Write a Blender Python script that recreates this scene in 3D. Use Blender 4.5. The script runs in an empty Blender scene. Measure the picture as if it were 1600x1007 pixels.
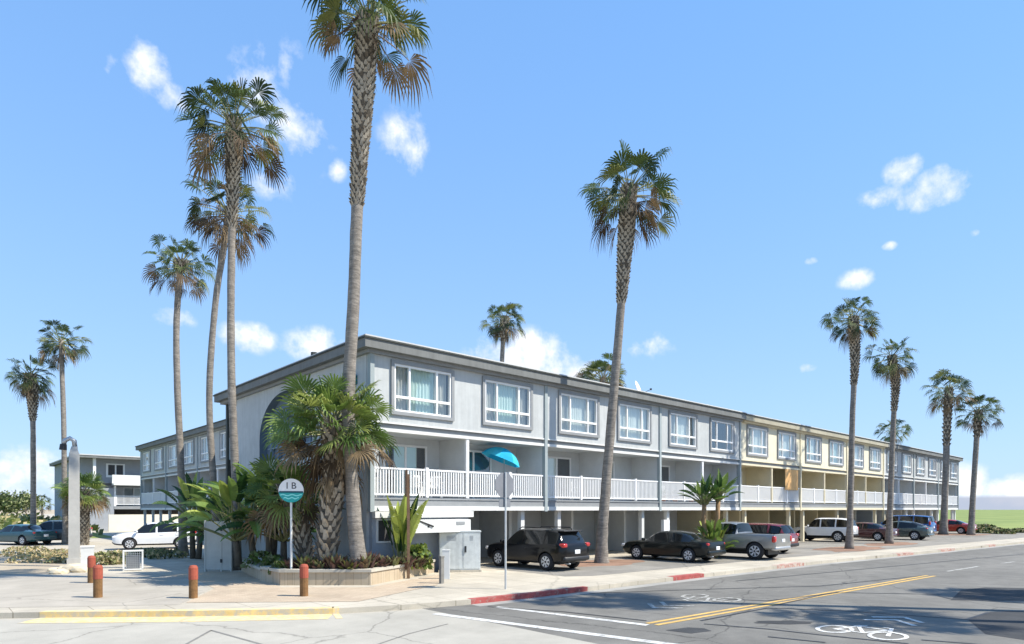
import bpy, bmesh, math, random
from mathutils import Vector, Matrix
R = math.radians
rnd = random.Random(7)
scene = bpy.context.scene
col = scene.collection
# ------------------------------------------------------------------ camera frame (world axes follow the street: X along it, Y away from it)
YAW = R(42.4); CH = 2.6; FPX = 1000.0; HZ = 796.0
FX, FY = math.sin(YAW), math.cos(YAW)
RX, RY = math.cos(YAW), -math.sin(YAW)
LAND = 0.14
def at_d(x, y, d):
    l = (x - 800) / FPX * d
    return Vector((FX * d + RX * l, FY * d + RY * l, CH + (HZ - y) / FPX * d))
def gp(x, y, z=0.0):
    return at_d(x, y, (CH - z) * FPX / (y - HZ))

# ------------------------------------------------------------------ mesh builder
class MB:
    def __init__(s): s.v = []; s.f = []; s.m = []
    def face(s, pts, m=0):
        b = len(s.v); s.v += [tuple(p) for p in pts]; s.f.append(tuple(range(b, b + len(pts)))); s.m.append(m)
    def box(s, x0, x1, y0, y1, z0, z1, m=0):
        b = len(s.v)
        s.v += [(x0,y0,z0),(x1,y0,z0),(x1,y1,z0),(x0,y1,z0),(x0,y0,z1),(x1,y0,z1),(x1,y1,z1),(x0,y1,z1)]
        for q in ((3,2,1,0),(4,5,6,7),(0,1,5,4),(1,2,6,5),(2,3,7,6),(3,0,4,7)):
            s.f.append(tuple(b + i for i in q)); s.m.append(m)
    def prism(s, poly, z0, z1, m=0, mtop=None):
        n = len(poly); b = len(s.v)
        s.v += [(p[0], p[1], z0) for p in poly] + [(p[0], p[1], z1) for p in poly]
        s.f.append(tuple(b + i for i in range(n - 1, -1, -1))); s.m.append(m)
        s.f.append(tuple(b + n + i for i in range(n))); s.m.append(m if mtop is None else mtop)
        for i in range(n):
            j = (i + 1) % n
            s.f.append((b + i, b + j, b + n + j, b + n + i)); s.m.append(m)
    def tube(s, pts, rad, n=8, m=0, cap=True):
        pts = [Vector(p) for p in pts]
        if not hasattr(rad, '__len__'): rad = [rad] * len(pts)
        b = len(s.v); up = Vector((0, 0, 1))
        t0 = (pts[1] - pts[0]).normalized()
        ref = Vector((1, 0, 0)) if abs(t0.z) > .9 else up
        for i, p in enumerate(pts):
            t = (pts[min(i + 1, len(pts) - 1)] - pts[max(i - 1, 0)]).normalized()
            a = (ref - t * ref.dot(t)).normalized(); c = t.cross(a); ref = a
            for k in range(n):
                w = 2 * math.pi * k / n
                s.v.append(tuple(p + (a * math.cos(w) + c * math.sin(w)) * rad[i]))
        for i in range(len(pts) - 1):
            for k in range(n):
                j = (k + 1) % n
                s.f.append((b + i*n + k, b + i*n + j, b + (i+1)*n + j, b + (i+1)*n + k)); s.m.append(m)
        if cap:
            s.f.append(tuple(b + k for k in range(n - 1, -1, -1))); s.m.append(m)
            e = b + (len(pts) - 1) * n
            s.f.append(tuple(e + k for k in range(n))); s.m.append(m)
    def bar(s, p, q, w, h=None, m=0):
        p, q = Vector(p), Vector(q); t = (q - p).normalized()
        a = Vector((0, 0, 1)); a = Vector((1, 0, 0)) if abs(t.z) > .95 else a
        u = t.cross(a).normalized() * w / 2; v = u.cross(t).normalized() * (h or w) / 2
        b = len(s.v)
        for e in (p, q):
            for g in ((-1,-1),(1,-1),(1,1),(-1,1)): s.v.append(tuple(e + u*g[0] + v*g[1]))
        for f in ((3,2,1,0),(4,5,6,7),(0,1,5,4),(1,2,6,5),(2,3,7,6),(3,0,4,7)):
            s.f.append(tuple(b + i for i in f)); s.m.append(m)
    def lathe(s, prof, n=20, axis='z', c=(0,0,0), m=0):
        b = len(s.v)
        for (r, h) in prof:
            for k in range(n):
                w = 2*math.pi*k/n; x, y = r*math.cos(w), r*math.sin(w)
                p = (x, y, h) if axis == 'z' else ((x, h, y) if axis == 'y' else (h, x, y))
                s.v.append((p[0]+c[0], p[1]+c[1], p[2]+c[2]))
        for i in range(len(prof)-1):
            for k in range(n):
                j = (k+1) % n
                s.f.append((b+i*n+k, b+i*n+j, b+(i+1)*n+j, b+(i+1)*n+k)); s.m.append(m)
        s.f.append(tuple(b+k for k in range(n-1, -1, -1))); s.m.append(m)
        e = b+(len(prof)-1)*n
        s.f.append(tuple(e+k for k in range(n))); s.m.append(m)
    def build(s, name, mats, parent=None, smooth=False, loc=None, fix=False):
        me = bpy.data.meshes.new(name)
        me.from_pydata(s.v, [], s.f)
        if not isinstance(mats, (list, tuple)): mats = [mats]
        for x in mats: me.materials.append(x)
        me.polygons.foreach_set('material_index', s.m)
        if smooth: me.polygons.foreach_set('use_smooth', [True] * len(s.f))
        if fix:
            bm = bmesh.new(); bm.from_mesh(me)
            bmesh.ops.recalc_face_normals(bm, faces=bm.faces); bm.to_mesh(me); bm.free()
        me.update()
        return link(name, me, parent, loc)
def link(name, data, parent=None, loc=None):
    o = bpy.data.objects.new(name, data); col.objects.link(o)
    if parent: o.parent = parent
    if loc is not None: o.location = loc
    return o
def tag(o, label=None, cat=None, group=None, kind=None):
    if label: o['label'] = label
    if cat: o['category'] = cat
    if group: o['group'] = group
    if kind: o['kind'] = kind
    return o
def thing(name, label, cat, loc=(0,0,0), rz=0, group=None):
    o = link(name, None, None, loc); o.rotation_euler = (0, 0, rz); o.empty_display_size = .2
    return tag(o, label, cat, group)
def copy_tree(o, parent=None):
    c = o.copy(); col.objects.link(c); c.parent = parent
    for ch in list(o.children): copy_tree(ch, c)
    return c
def structure(name, mb, mats, smooth=False): return tag(mb.build(name, mats, smooth=smooth), kind='structure')
def boolean(o, cutter):
    md = o.modifiers.new('cut', 'BOOLEAN'); md.object = cutter; md.operation = 'DIFFERENCE'; md.solver = 'EXACT'
    dg = bpy.context.evaluated_depsgraph_get()
    me = bpy.data.meshes.new_from_object(o.evaluated_get(dg))
    o.modifiers.clear(); old = o.data; o.data = me
    bpy.data.objects.remove(cutter)
    return o

# ------------------------------------------------------------------ materials
MATS = {}
def M(name, c, rough=.8, var=.12, sc=4.0, bump=.0, bsc=40.0, metal=0.0, spec=.4, coat=0.0, hue=None, stain=0.0, trans=0.0, streak=0.0, crack=0.0, joint=None, grit=0.0, wear=None):
    if name in MATS: return MATS[name]
    m = bpy.data.materials.new(name); m.use_nodes = True
    nt = m.node_tree; N = nt.nodes; L = nt.links; b = N['Principled BSDF']
    tc = N.new('ShaderNodeTexCoord')
    b.inputs['Roughness'].default_value = rough; b.inputs['Metallic'].default_value = metal
    b.inputs['Specular IOR Level'].default_value = spec; b.inputs['Coat Weight'].default_value = coat
    b.inputs['Coat Roughness'].default_value = .05
    n = N.new('ShaderNodeTexNoise'); n.inputs['Scale'].default_value = sc; n.inputs['Detail'].default_value = 8; n.inputs['Roughness'].default_value = .65
    L.new(tc.outputs['Object'], n.inputs['Vector'])
    r = N.new('ShaderNodeValToRGB'); r.color_ramp.elements[0].position = .3; r.color_ramp.elements[1].position = .7
    lo = [max(0, k * (1 - var)) for k in c]; hi = [min(1, k * (1 + var)) for k in c]
    if hue: hi = list(hue)
    r.color_ramp.elements[0].color = (*lo, 1); r.color_ramp.elements[1].color = (*hi, 1)
    L.new(n.outputs['Fac'], r.inputs['Fac'])
    out = r.outputs['Color']
    if stain:
        n2 = N.new('ShaderNodeTexNoise'); n2.inputs['Scale'].default_value = sc * .17; n2.inputs['Detail'].default_value = 10; n2.inputs['Roughness'].default_value = .7
        L.new(tc.outputs['Object'], n2.inputs['Vector'])
        mr = N.new('ShaderNodeMapRange'); mr.inputs[1].default_value = .35; mr.inputs[2].default_value = .7; mr.inputs[3].default_value = 1 - stain; mr.inputs[4].default_value = 1 + stain * .35
        L.new(n2.outputs['Fac'], mr.inputs[0])
        mx = N.new('ShaderNodeMix'); mx.data_type = 'RGBA'; mx.blend_type = 'MULTIPLY'; mx.inputs[0].default_value = 1
        L.new(out, mx.inputs[6]); L.new(mr.outputs[0], mx.inputs[7]); out = mx.outputs[2]
    def mul(out, fac):
        mx = N.new('ShaderNodeMix'); mx.data_type = 'RGBA'; mx.blend_type = 'MULTIPLY'; mx.inputs[0].default_value = 1
        L.new(out, mx.inputs[6]); L.new(fac, mx.inputs[7]); return mx.outputs[2]
    def mapr(v, a, b_, c_, d):
        mr = N.new('ShaderNodeMapRange'); mr.inputs[1].default_value = a; mr.inputs[2].default_value = b_; mr.inputs[3].default_value = c_; mr.inputs[4].default_value = d
        L.new(v, mr.inputs[0]); return mr.outputs[0]
    def nz(scale, det, sc3=(1,1,1)):
        mp = N.new('ShaderNodeMapping'); mp.inputs['Scale'].default_value = sc3; q = N.new('ShaderNodeTexNoise'); q.inputs['Scale'].default_value = scale; q.inputs['Detail'].default_value = det; q.inputs['Roughness'].default_value = .7
        L.new(tc.outputs['Object'], mp.inputs[0]); L.new(mp.outputs[0], q.inputs['Vector']); return q.outputs
    if streak: out = mul(out, mapr(nz(2.2, 6, (2.6, 2.6, .16))['Fac'], .38, .72, 1 - streak, 1 + streak*.25))
    if grit: out = mul(out, mapr(nz(38, 3)['Fac'], .3, .7, 1 - grit, 1 + grit))
    if crack:
        vo = N.new('ShaderNodeTexVoronoi'); vo.feature = 'DISTANCE_TO_EDGE'; vo.inputs['Scale'].default_value = .32
        ad = N.new('ShaderNodeMix'); ad.data_type = 'VECTOR'; ad.inputs[0].default_value = .30
        L.new(tc.outputs['Object'], ad.inputs[4]); L.new(nz(.9, 7)['Color'], ad.inputs[5]); L.new(ad.outputs[1], vo.inputs['Vector'])
        out = mul(out, mapr(vo.outputs['Distance'], .0, .007, 1 - crack, 1))
    if joint:
        br = N.new('ShaderNodeTexBrick'); br.offset = 0; br.inputs['Scale'].default_value = 1; br.inputs['Brick Width'].default_value = joint; br.inputs['Row Height'].default_value = joint; br.inputs['Mortar Size'].default_value = .012
        br.inputs['Color1'].default_value = (1,1,1,1); br.inputs['Color2'].default_value = (.93,.93,.93,1); br.inputs['Mortar'].default_value = (.55,.53,.5,1)
        L.new(tc.outputs['Object'], br.inputs['Vector']); out = mul(out, br.outputs['Color'])
    if wear:
        base, lo_, hi_ = wear
        mx = N.new('ShaderNodeMix'); mx.data_type = 'RGBA'; L.new(mapr(nz(5.5, 9)['Fac'], lo_, hi_, 0, 1), mx.inputs[0])
        L.new(out, mx.inputs[6]); mx.inputs[7].default_value = (*base, 1); out = mx.outputs[2]
    L.new(out, b.inputs['Base Color'])
    if bump:
        n3 = N.new('ShaderNodeTexNoise'); n3.inputs['Scale'].default_value = bsc; n3.inputs['Detail'].default_value = 5
        L.new(tc.outputs['Object'], n3.inputs['Vector'])
        bp = N.new('ShaderNodeBump'); bp.inputs['Strength'].default_value = bump; bp.inputs['Distance'].default_value = .02
        L.new(n3.outputs['Fac'], bp.inputs['Height']); L.new(bp.outputs[0], b.inputs['Normal'])
    if trans:
        t = N.new('ShaderNodeBsdfTranslucent'); mxs = N.new('ShaderNodeMixShader'); mxs.inputs[0].default_value = trans
        L.new(out, t.inputs['Color']); L.new(b.outputs[0], mxs.inputs[1]); L.new(t.outputs[0], mxs.inputs[2])
        L.new(mxs.outputs[0], N['Material Output'].inputs['Surface'])
    MATS[name] = m; return m
def glass(name, tint=(.75,.82,.84), refl=.10):
    if name in MATS: return MATS[name]
    m = bpy.data.materials.new(name); m.use_nodes = True; nt = m.node_tree; N = nt.nodes; L = nt.links
    N.remove(N['Principled BSDF'])
    tr = N.new('ShaderNodeBsdfTransparent'); tr.inputs[0].default_value = (*tint, 1)
    gl = N.new('ShaderNodeBsdfGlossy'); gl.inputs['Roughness'].default_value = .03; gl.inputs['Color'].default_value = (.95,.97,1,1)
    fr = N.new('ShaderNodeLayerWeight'); fr.inputs[0].default_value = .22 if refl > .055 else .08
    mr = N.new('ShaderNodeMapRange'); mr.inputs[3].default_value = refl; mr.inputs[4].default_value = .8
    L.new(fr.outputs['Facing'], mr.inputs[0])
    mx = N.new('ShaderNodeMixShader'); L.new(mr.outputs[0], mx.inputs[0]); L.new(tr.outputs[0], mx.inputs[1]); L.new(gl.outputs[0], mx.inputs[2])
    L.new(mx.outputs[0], N['Material Output'].inputs['Surface'])
    MATS[name] = m; return m
def brickmat(name, c1, c2, mortar, sc, bw=.5, rh=.25):
    m = bpy.data.materials.new(name); m.use_nodes = True; nt = m.node_tree; N = nt.nodes; L = nt.links; b = N['Principled BSDF']
    tc = N.new('ShaderNodeTexCoord'); br = N.new('ShaderNodeTexBrick')
    br.inputs['Scale'].default_value = sc; br.inputs['Color1'].default_value = (*c1,1); br.inputs['Color2'].default_value = (*c2,1); br.inputs['Mortar'].default_value = (*mortar,1)
    br.inputs['Brick Width'].default_value = bw; br.inputs['Row Height'].default_value = rh; br.inputs['Mortar Size'].default_value = .012
    n = N.new('ShaderNodeTexNoise'); n.inputs['Scale'].default_value = .5; n.inputs['Detail'].default_value = 9; n.inputs['Roughness'].default_value = .7
    L.new(tc.outputs['Object'], br.inputs['Vector']); L.new(tc.outputs['Object'], n.inputs['Vector'])
    mr = N.new('ShaderNodeMapRange'); mr.inputs[1].default_value = .3; mr.inputs[2].default_value = .7; mr.inputs[3].default_value = .78; mr.inputs[4].default_value = 1.12
    L.new(n.outputs['Fac'], mr.inputs[0])
    mx = N.new('ShaderNodeMix'); mx.data_type = 'RGBA'; mx.blend_type = 'MULTIPLY'; mx.inputs[0].default_value = 1
    L.new(br.outputs['Color'], mx.inputs[6]); L.new(mr.outputs[0], mx.inputs[7]); L.new(mx.outputs[2], b.inputs['Base Color'])
    b.inputs['Roughness'].default_value = .9
    return m

WALL = M('stucco_bluegrey', (.525,.545,.54), .9, .06, 2.0, .3, 90, stain=.13, streak=.11)
CREAM = M('stucco_cream', (.78,.72,.55), .9, .05, 2.0, .3, 90, stain=.13, streak=.12)
GREYTRIM = M('grey_trim', (.27,.28,.285), .7, .08, 3)
FASCIA = M('fascia_grey', (.20,.207,.20), .8, .14, 1.3, stain=.15, streak=.15)
WHITE = M('white_vinyl', (.80,.80,.79), .45, .03, 3)
WHITEWALL = M('white_painted', (.70,.70,.67), .8, .07, 2, stain=.1)
PILASTER = M('pilaster_blue', (.32,.365,.37), .8, .06, 3)
CREAMPOST = M('post_cream', (.68,.61,.44), .8, .06, 3)
ROOFW = M('roof_membrane', (.62,.62,.60), .8, .08, 1, stain=.15)
DARKTRIM = M('dark_drip_edge', (.045,.05,.045), .6, .2, 4)
BACKWALL = M('stucco_shade', (.58,.595,.59), .9, .06, 2, .2, 80, stain=.06)
BACKCREAM = M('stucco_ochre', (.62,.555,.39), .9, .06, 2, .2, 80, stain=.06)
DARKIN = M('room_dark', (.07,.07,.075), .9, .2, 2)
CURT = [M('curtain_white', (.72,.74,.70), .9, .05, 3), M('curtain_mint', (.56,.68,.64), .9, .05, 3), M('blind_beige', (.50,.48,.44), .9, .05, 3)]
GLASS = glass('window_glass', (.88,.93,.93), .07)
ARCH = M('arch_blue', (.13,.18,.23), .85, .12, 3)
CONC = M('concrete_pale', (.53,.475,.38), .92, .10, 1.2, .25, 60, stain=.2, joint=1.5, grit=.07, crack=.25)
PLAZA = M('plaza_concrete', (.44,.395,.325), .92, .12, .9, .2, 60, stain=.22, crack=.35, grit=.08)
INTER = M('intersection_concrete', (.45,.42,.355), .92, .10, .8, .25, 50, stain=.22, crack=.4, grit=.09)
ASPH = M('asphalt_worn', (.19,.181,.16), .93, .16, 1.4, .35, 120, stain=.24, crack=.5, grit=.13)
PARK = M('asphalt_parking', (.28,.26,.225), .93, .16, .9, .3, 120, stain=.28, crack=.4, grit=.12)
SHADEPATCH = M('asphalt_shade_patch', (.05,.051,.052), .9, .3, 1.1, .35, 120, stain=.35)  # dark asphalt colour, also used for painted palm shadows on the road
TARSHADE = M('tar_and_shadow_line', (.03,.03,.032), .55, .3, 3)  # tar colour shared by sealed cracks and painted trunk shadows
PAINTW = M('road_paint_white', (.66,.65,.61), .8, .18, 7, stain=.2, wear=((.24,.23,.21), .5, .66))
PAINTF = M('road_paint_faded', (.58,.57,.53), .85, .18, 7, stain=.2, wear=((.24,.23,.20), .38, .58))
PAINTY = M('road_paint_yellow', (.66,.42,.12), .8, .15, 6, stain=.2, wear=((.28,.25,.19), .52, .7))
KYEL = M('kerb_paint_yellow', (.76,.57,.25), .85, .12, 4, stain=.15, wear=((.50,.455,.37), .44, .62))
KRED = M('kerb_paint_red', (.40,.09,.08), .85, .25, 5, stain=.25, wear=((.33,.27,.22), .55, .68))
KREDF = M('kerb_paint_faded', (.44,.20,.16), .85, .25, 5, stain=.2, wear=((.50,.44,.36), .42, .6))
DIRT = M('bed_dirt', (.28,.17,.115), .95, .3, 1.5, .5, 30, stain=.2)
SAND = M('sand_soil', (.46,.38,.27), .95, .15, .4, .3, 20, stain=.2)
FIELD = M('field_grass', (.17,.24,.055), .95, .3, .08, .4, 12, hue=(.27,.31,.085))
PAVER = brickmat('beige_pavers', (.52,.42,.30), (.45,.35,.25), (.36,.29,.22), 2.2)
PLBRICK = brickmat('planter_block', (.50,.41,.29), (.44,.35,.24), (.33,.26,.18), 2.0, .7, .32)
SOIL = M('soil_dark', (.07,.05,.035), .95, .3, 3, .5, 20)
TRUNK = M('palm_trunk', (.27,.24,.205), .95, .28, 5, .6, 22, stain=.15)
def banded(m, zs, amt, lo):
    nt = m.node_tree; N = nt.nodes; L = nt.links; b = N['Principled BSDF']
    tc = N.new('ShaderNodeTexCoord'); mp = N.new('ShaderNodeMapping'); mp.inputs['Scale'].default_value = (1.2, 1.2, zs); n = N.new('ShaderNodeTexNoise'); n.inputs['Scale'].default_value = 2; n.inputs['Detail'].default_value = 6; n.inputs['Roughness'].default_value = .7
    L.new(tc.outputs['Object'], mp.inputs[0]); L.new(mp.outputs[0], n.inputs['Vector'])
    mr = N.new('ShaderNodeMapRange'); mr.inputs[1].default_value = .35; mr.inputs[2].default_value = .62; mr.inputs[3].default_value = lo; mr.inputs[4].default_value = 1.1; L.new(n.outputs['Fac'], mr.inputs[0])
    mx = N.new('ShaderNodeMix'); mx.data_type = 'RGBA'; mx.blend_type = 'MULTIPLY'; mx.inputs[0].default_value = 1
    L.new(b.inputs['Base Color'].links[0].from_socket, mx.inputs[6]); L.new(mr.outputs[0], mx.inputs[7]); L.new(mx.outputs[2], b.inputs['Base Color'])
    bp = N.new('ShaderNodeBump'); bp.inputs['Strength'].default_value = amt; bp.inputs['Distance'].default_value = .05; L.new(n.outputs['Fac'], bp.inputs['Height'])
    if b.inputs['Normal'].links: L.new(b.inputs['Normal'].links[0].from_socket, bp.inputs['Normal'])
    L.new(bp.outputs[0], b.inputs['Normal'])
banded(TRUNK, 9, .7, .62)
BOOT = M('palm_boot', (.36,.32,.255), .95, .3, 6, .5, 30)
BOOTD = M('palm_boot_dark', (.12,.10,.075), .95, .3, 6, .5, 30)
G1 = M('frond_green', (.075,.11,.026), .55, .3, 2.2, trans=.25)
G2 = M('frond_deep', (.032,.056,.017), .55, .3, 2.2, trans=.25)
G3 = M('frond_yellowgreen', (.17,.18,.045), .55, .3, 2.2, trans=.25)
H1 = M('planter_frond_green', (.17,.245,.055), .5, .3, 2.2, trans=.3)
H2 = M('planter_frond_deep', (.085,.145,.035), .5, .3, 2.2, trans=.3)
H3 = M('planter_frond_yellow', (.24,.28,.07), .5, .3, 2.2, trans=.3)
BR1 = M('frond_dry', (.215,.15,.08), .85, .3, 3, trans=.2)
BR2 = M('frond_brown', (.085,.058,.034), .9, .3, 3, trans=.15)
STEMG = M('petiole', (.22,.22,.09), .6, .25, 3)
FR = [G1, G2, G3, BR1, BR2, STEMG]
FRB = [H1, H2, H3, BR1, BR2, STEMG]
PURP = M('flax_purple', (.15,.085,.07), .7, .35, 3, trans=.15)
PINK = M('flower_pink', (.55,.16,.25), .7, .2, 3)
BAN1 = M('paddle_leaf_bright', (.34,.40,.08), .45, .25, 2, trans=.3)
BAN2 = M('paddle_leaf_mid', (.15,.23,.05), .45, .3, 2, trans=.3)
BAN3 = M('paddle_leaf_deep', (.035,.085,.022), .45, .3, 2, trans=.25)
DRY = M('scrub_dry', (.50,.41,.23), .9, .3, 3, trans=.2)
SCR = M('scrub_green', (.24,.26,.12), .9, .35, 3, trans=.2)
STEEL = M('galvanised', (.42,.43,.44), .45, .12, 5, metal=.6)
SIGNBACK = M('sign_back', (.25,.255,.27), .5, .1, 4, metal=.3)
RUBBER = M('tyre_rubber', (.022,.022,.024), .85, .2, 8)
RIM = M('alloy', (.66,.67,.69), .35, .06, 8, metal=.35)
DARKP = M('dark_plastic', (.025,.026,.028), .5, .2, 6)
CARGL = M('car_glass', (.010,.012,.013), .06, .1, 3, spec=.5)
REDL = M('tail_lamp', (.45,.025,.02), .2, .15, 6, coat=.6)
WHITL = M('head_lamp', (.72,.74,.76), .15, .08, 6, coat=.8)
PLATE = M('plate_white', (.78,.79,.80), .5, .05, 10)
TEAL = M('sign_teal', (.02,.36,.34), .5, .1, 4)
TURQ = M('parasol_turquoise', (.015,.47,.80), .8, .10, 2, trans=.4)
WOODB = M('weathered_brown_wood', (.16,.10,.06), .85, .3, 5, .3, 30)
BOLRED = M('bollard_red', (.36,.085,.05), .8, .2, 5, stain=.15)
BOLWOOD = M('bollard_wood', (.20,.105,.04), .85, .3, 6, .4, 25)
CAB = M('cabinet_paleblue', (.70,.735,.72), .6, .10, 3.5, stain=.3, streak=.15)
PLY = M('plywood', (.72,.42,.17), .8, .12, 3)
GATEM = M('gate_grey', (.52,.52,.48), .7, .08, 3, stain=.12)
PILLAR = M('pillar_concrete', (.46,.45,.42), .85, .1, 2.5, .3, 50, stain=.12)
BEIGE = M('far_stucco', (.62,.53,.38), .9, .08, 1, stain=.1)
# ------------------------------------------------------------------ ground, roads, kerbs
KPX = [(-900,980),(-300,972),(60,966),(300,964),(520,960),(640,953),(735,945),(830,935),(920,924),(1000,914),(1100,902.5),(1285,881),(1450,865),(1600,849.5)]
KERB = [gp(x, y, 0) for x, y in KPX]
def kerb_at(x):
    for (a, b) in zip(KPX, KPX[1:]):
        if a[0] <= x <= b[0]:
            t = (x - a[0]) / (b[0] - a[0]); return gp(x, a[1] + t * (b[1] - a[1]), 0)
kend = KERB[-1] + (KERB[-1] - KERB[-2]).normalized() * 420
XS = 9.55                                            # where the asphalt of the street starts
g = MB(); g.face([(-4000,-4000,-.3),(4000,-4000,-.3),(4000,4000,-.3),(-4000,4000,-.3)])
structure('ground', g, SAND)
kp = [(p.x, p.y) for p in KERB] + [(kend.x, kend.y)]
land = kp + [(480, 400), (-160, 400), (-160, 155)]
g = MB(); g.prism(land, -.3, LAND); structure('pavement', g, CONC)
# split of the carriageway at x = XS
for i in range(len(kp) - 1):
    if kp[i][0] <= XS <= kp[i + 1][0]:
        t = (XS - kp[i][0]) / (kp[i + 1][0] - kp[i][0]); ys = kp[i][1] + t * (kp[i + 1][1] - kp[i][1]); ki = i
g = MB(); g.face([(p[0], p[1], 0) for p in [(XS, -60)] + [(480, -60), (480, kend.y)] + kp[:ki:-1] + [(XS, ys)]]); structure('road', g, ASPH)
g = MB(); g.face([(p[0], p[1], 0) for p in [(-160, -60), (XS, -60), (XS, ys)] + kp[ki::-1] + [(-160, 155)]]); structure('intersection', g, INTER)
def sheet(name, pts, z, mat, px=True):
    g = MB(); q = [gp(x, y, z) for x, y in pts] if px else [Vector((x, y, z)) for x, y in pts]
    n = sum((q[i].x*q[(i+1)%len(q)].y - q[(i+1)%len(q)].x*q[i].y) for i in range(len(q)))
    if n < 0: q.reverse()
    g.face(q); return structure(name, g, mat)
sheet('plaza', [(-300,905),(60,897),(240,896),(300,903),(330,920),(280,945),(60,949),(-300,953)], LAND + .004, PLAZA)
sheet('brick_paving', [(250,899),(330,893),(378,894),(411,907),(440,918),(580,918),(690,897),(684,914),(560,940),(290,942),(335,920),(302,903)], LAND + .008, PAVER)
side = []
for i in range(8, len(KERB)):
    side.append((KERB[i].x, KERB[i].y + 2.1))
side.append((kend.x, kend.y + 2.1))
side = [(17.2, side[0][1] + .5)] + side[1:]
sheet('parking_lot', side + [(420, 26.2), (17.2, 26.2)], LAND + .004, PARK, px=False)
def blob(cx, cy, rx, ry, n=18, s=1, rz=0):
    r2 = random.Random(s); o = []
    for k in range(n):
        w = 2*math.pi*k/n; f = .8 + .4*r2.random()
        x, y = rx*f*math.cos(w), ry*f*math.sin(w)
        o.append((cx + x*math.cos(rz) - y*math.sin(rz), cy + x*math.sin(rz) + y*math.cos(rz)))
    return o
for i, (x, y, d, rx, ry) in enumerate([(935,0,29.3,2.3,1.5),(1328,0,39.7,3.6,1.5),(1390,0,45.0,3.2,1.2),(1475,0,62,2.5,1.4),(1518,0,61.5,2.5,1.4)]):
    p = at_d(x, HZ, d)
    sheet('dirt_patch', blob(p.x, p.y, rx, ry, s=i), LAND + .008 + .003*(i % 2), DIRT, px=False)
sheet('field', [(95, 14), (480, kend.y + 3), (3600, kend.y + 3), (3600, 2600), (95, 400)], LAND + .006, FIELD, px=False)
sheet('dune_field', [(-160, 60), (-30, 52), (9, 66), (12.2, 82), (12.2, 400), (-160, 400)], LAND + .006, FIELD, px=False)
sheet('sand_verge', [(-80, 868), (100, 866), (128, 884), (100, 896), (-80, 900)], LAND + .009, SAND)
# painted kerbs (skins 5 mm proud of the concrete)
def kerbskin(name, a, b, mat, top=.16, gut=0.0, n=10):
    g = MB(); P = [kerb_at(a + (b - a) * i / n) for i in range(n + 1)]
    xs = sorted([a, b] + [x for x, _ in KPX if a < x < b]); P = [kerb_at(x) for x in xs]
    for p, q in zip(P, P[1:]):
        t = (q - p).normalized(); o = Vector((t.y, -t.x, 0))
        f = o * .006
        A, B = p + f, q + f
        g.face([A + Vector((0,0,.003)), B + Vector((0,0,.003)), B + Vector((0,0,LAND+.005)), A + Vector((0,0,LAND+.005))])
        g.face([A + Vector((0,0,LAND+.005)), B + Vector((0,0,LAND+.005)), q - o*top + Vector((0,0,LAND+.005)), p - o*top + Vector((0,0,LAND+.005))])
        if gut: g.face([p + o*gut + Vector((0,0,.005)), q + o*gut + Vector((0,0,.005)), B + Vector((0,0,.005)), A + Vector((0,0,.005))])
    return structure(name, g, mat)
kerbskin('yellow_kerb_paint', 62, 530, KYEL, .25, .75)
kerbskin('red_kerb_paint', 736, 918, KRED, .2)
for a, b, mt in ((1052,1100,KRED),(1214,1256,KREDF),(1402,1428,KREDF),(1470,1492,KREDF),(1545,1556,KREDF)):
    kerbskin('red_kerb_paint', a, b, mt, .3)
# gutter pan along the street kerb
g = MB(); off = .45
for (x0, x1) in zip([735,920,1100,1285,1450],[920,1100,1285,1450,1600]):
    p, q = kerb_at(x0), kerb_at(x1); t = (q - p).normalized(); o = Vector((t.y, -t.x, 0)) * off
    z = Vector((0,0,.004)); g.face([p + o + z, q + o + z, q + z, p + z])
structure('gutter', g, M('gutter_concrete', (.36,.345,.31), .92, .14, 2, stain=.25))
# markings
def line(name, pts, w, z, mat, px=True):
    g = MB(); P = [gp(x, y, z) if px else Vector((x, y, z)) for x, y in pts]
    for i, (p, q) in enumerate(zip(P, P[1:])):
        t = (q - p).normalized(); n = Vector((-t.y, t.x, 0)) * w / 2
        g.face([p - n, q - n, q + n, p + n])
    return structure(name, g, mat)
line('crosswalk_line', [(680,959),(1052,1007.5),(1200,1027)], .24, .006, PAINTW)
line('crosswalk_line', [(775,948.5),(1012,977)], .2, .006, PAINTW)
a, b = gp(1018,976), gp(1455,900); n = (b - a).normalized(); n = Vector((-n.y, n.x, 0)) * .13
for s in (-1, 1):
    line('centre_line', [(a.x + n.x*s, a.y + n.y*s), (b.x + n.x*s, b.y + n.y*s)], .13, .007, PAINTY, px=False)
line('lane_dash', [(1480,893),(1530,885)], .14, .006, PAINTF); line('lane_dash', [(1565,880.5),(1585,878)], .14, .006, PAINTF)
sheet('asphalt_shade_patch', blob(*gp(1225,973).xy, .7, .25, 16, 9, R(-40)), .0042, SHADEPATCH, px=False)
sheet('carport_bounce_floor', [(X_, Y_) for X_, Y_ in ((17.25,20.9),(92,20.9),(92,26.1),(17.25,26.1))], LAND + .008, CONC, px=False)  # pale floor sheet added to bounce light into the carports
sheet('asphalt_shade_patch', [(1485,938),(1502,922),(1540,918),(1680,921),(1680,943),(1600,939)], .0045, SHADEPATCH)  # dark patch with a palm shadow painted into its colour
sheet('asphalt_shade_patch', [(1512,968),(1540,957),(1580,955),(1720,960),(1720,1012),(1620,1003),(1540,991)], .0046, SHADEPATCH)  # corner patch, its shadow painted as a dark sheet
sheet('asphalt_shade_patch', [(1040,985),(1075,980.5),(1100,982),(1112,986),(1080,990)], .0047, SHADEPATCH)
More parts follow.
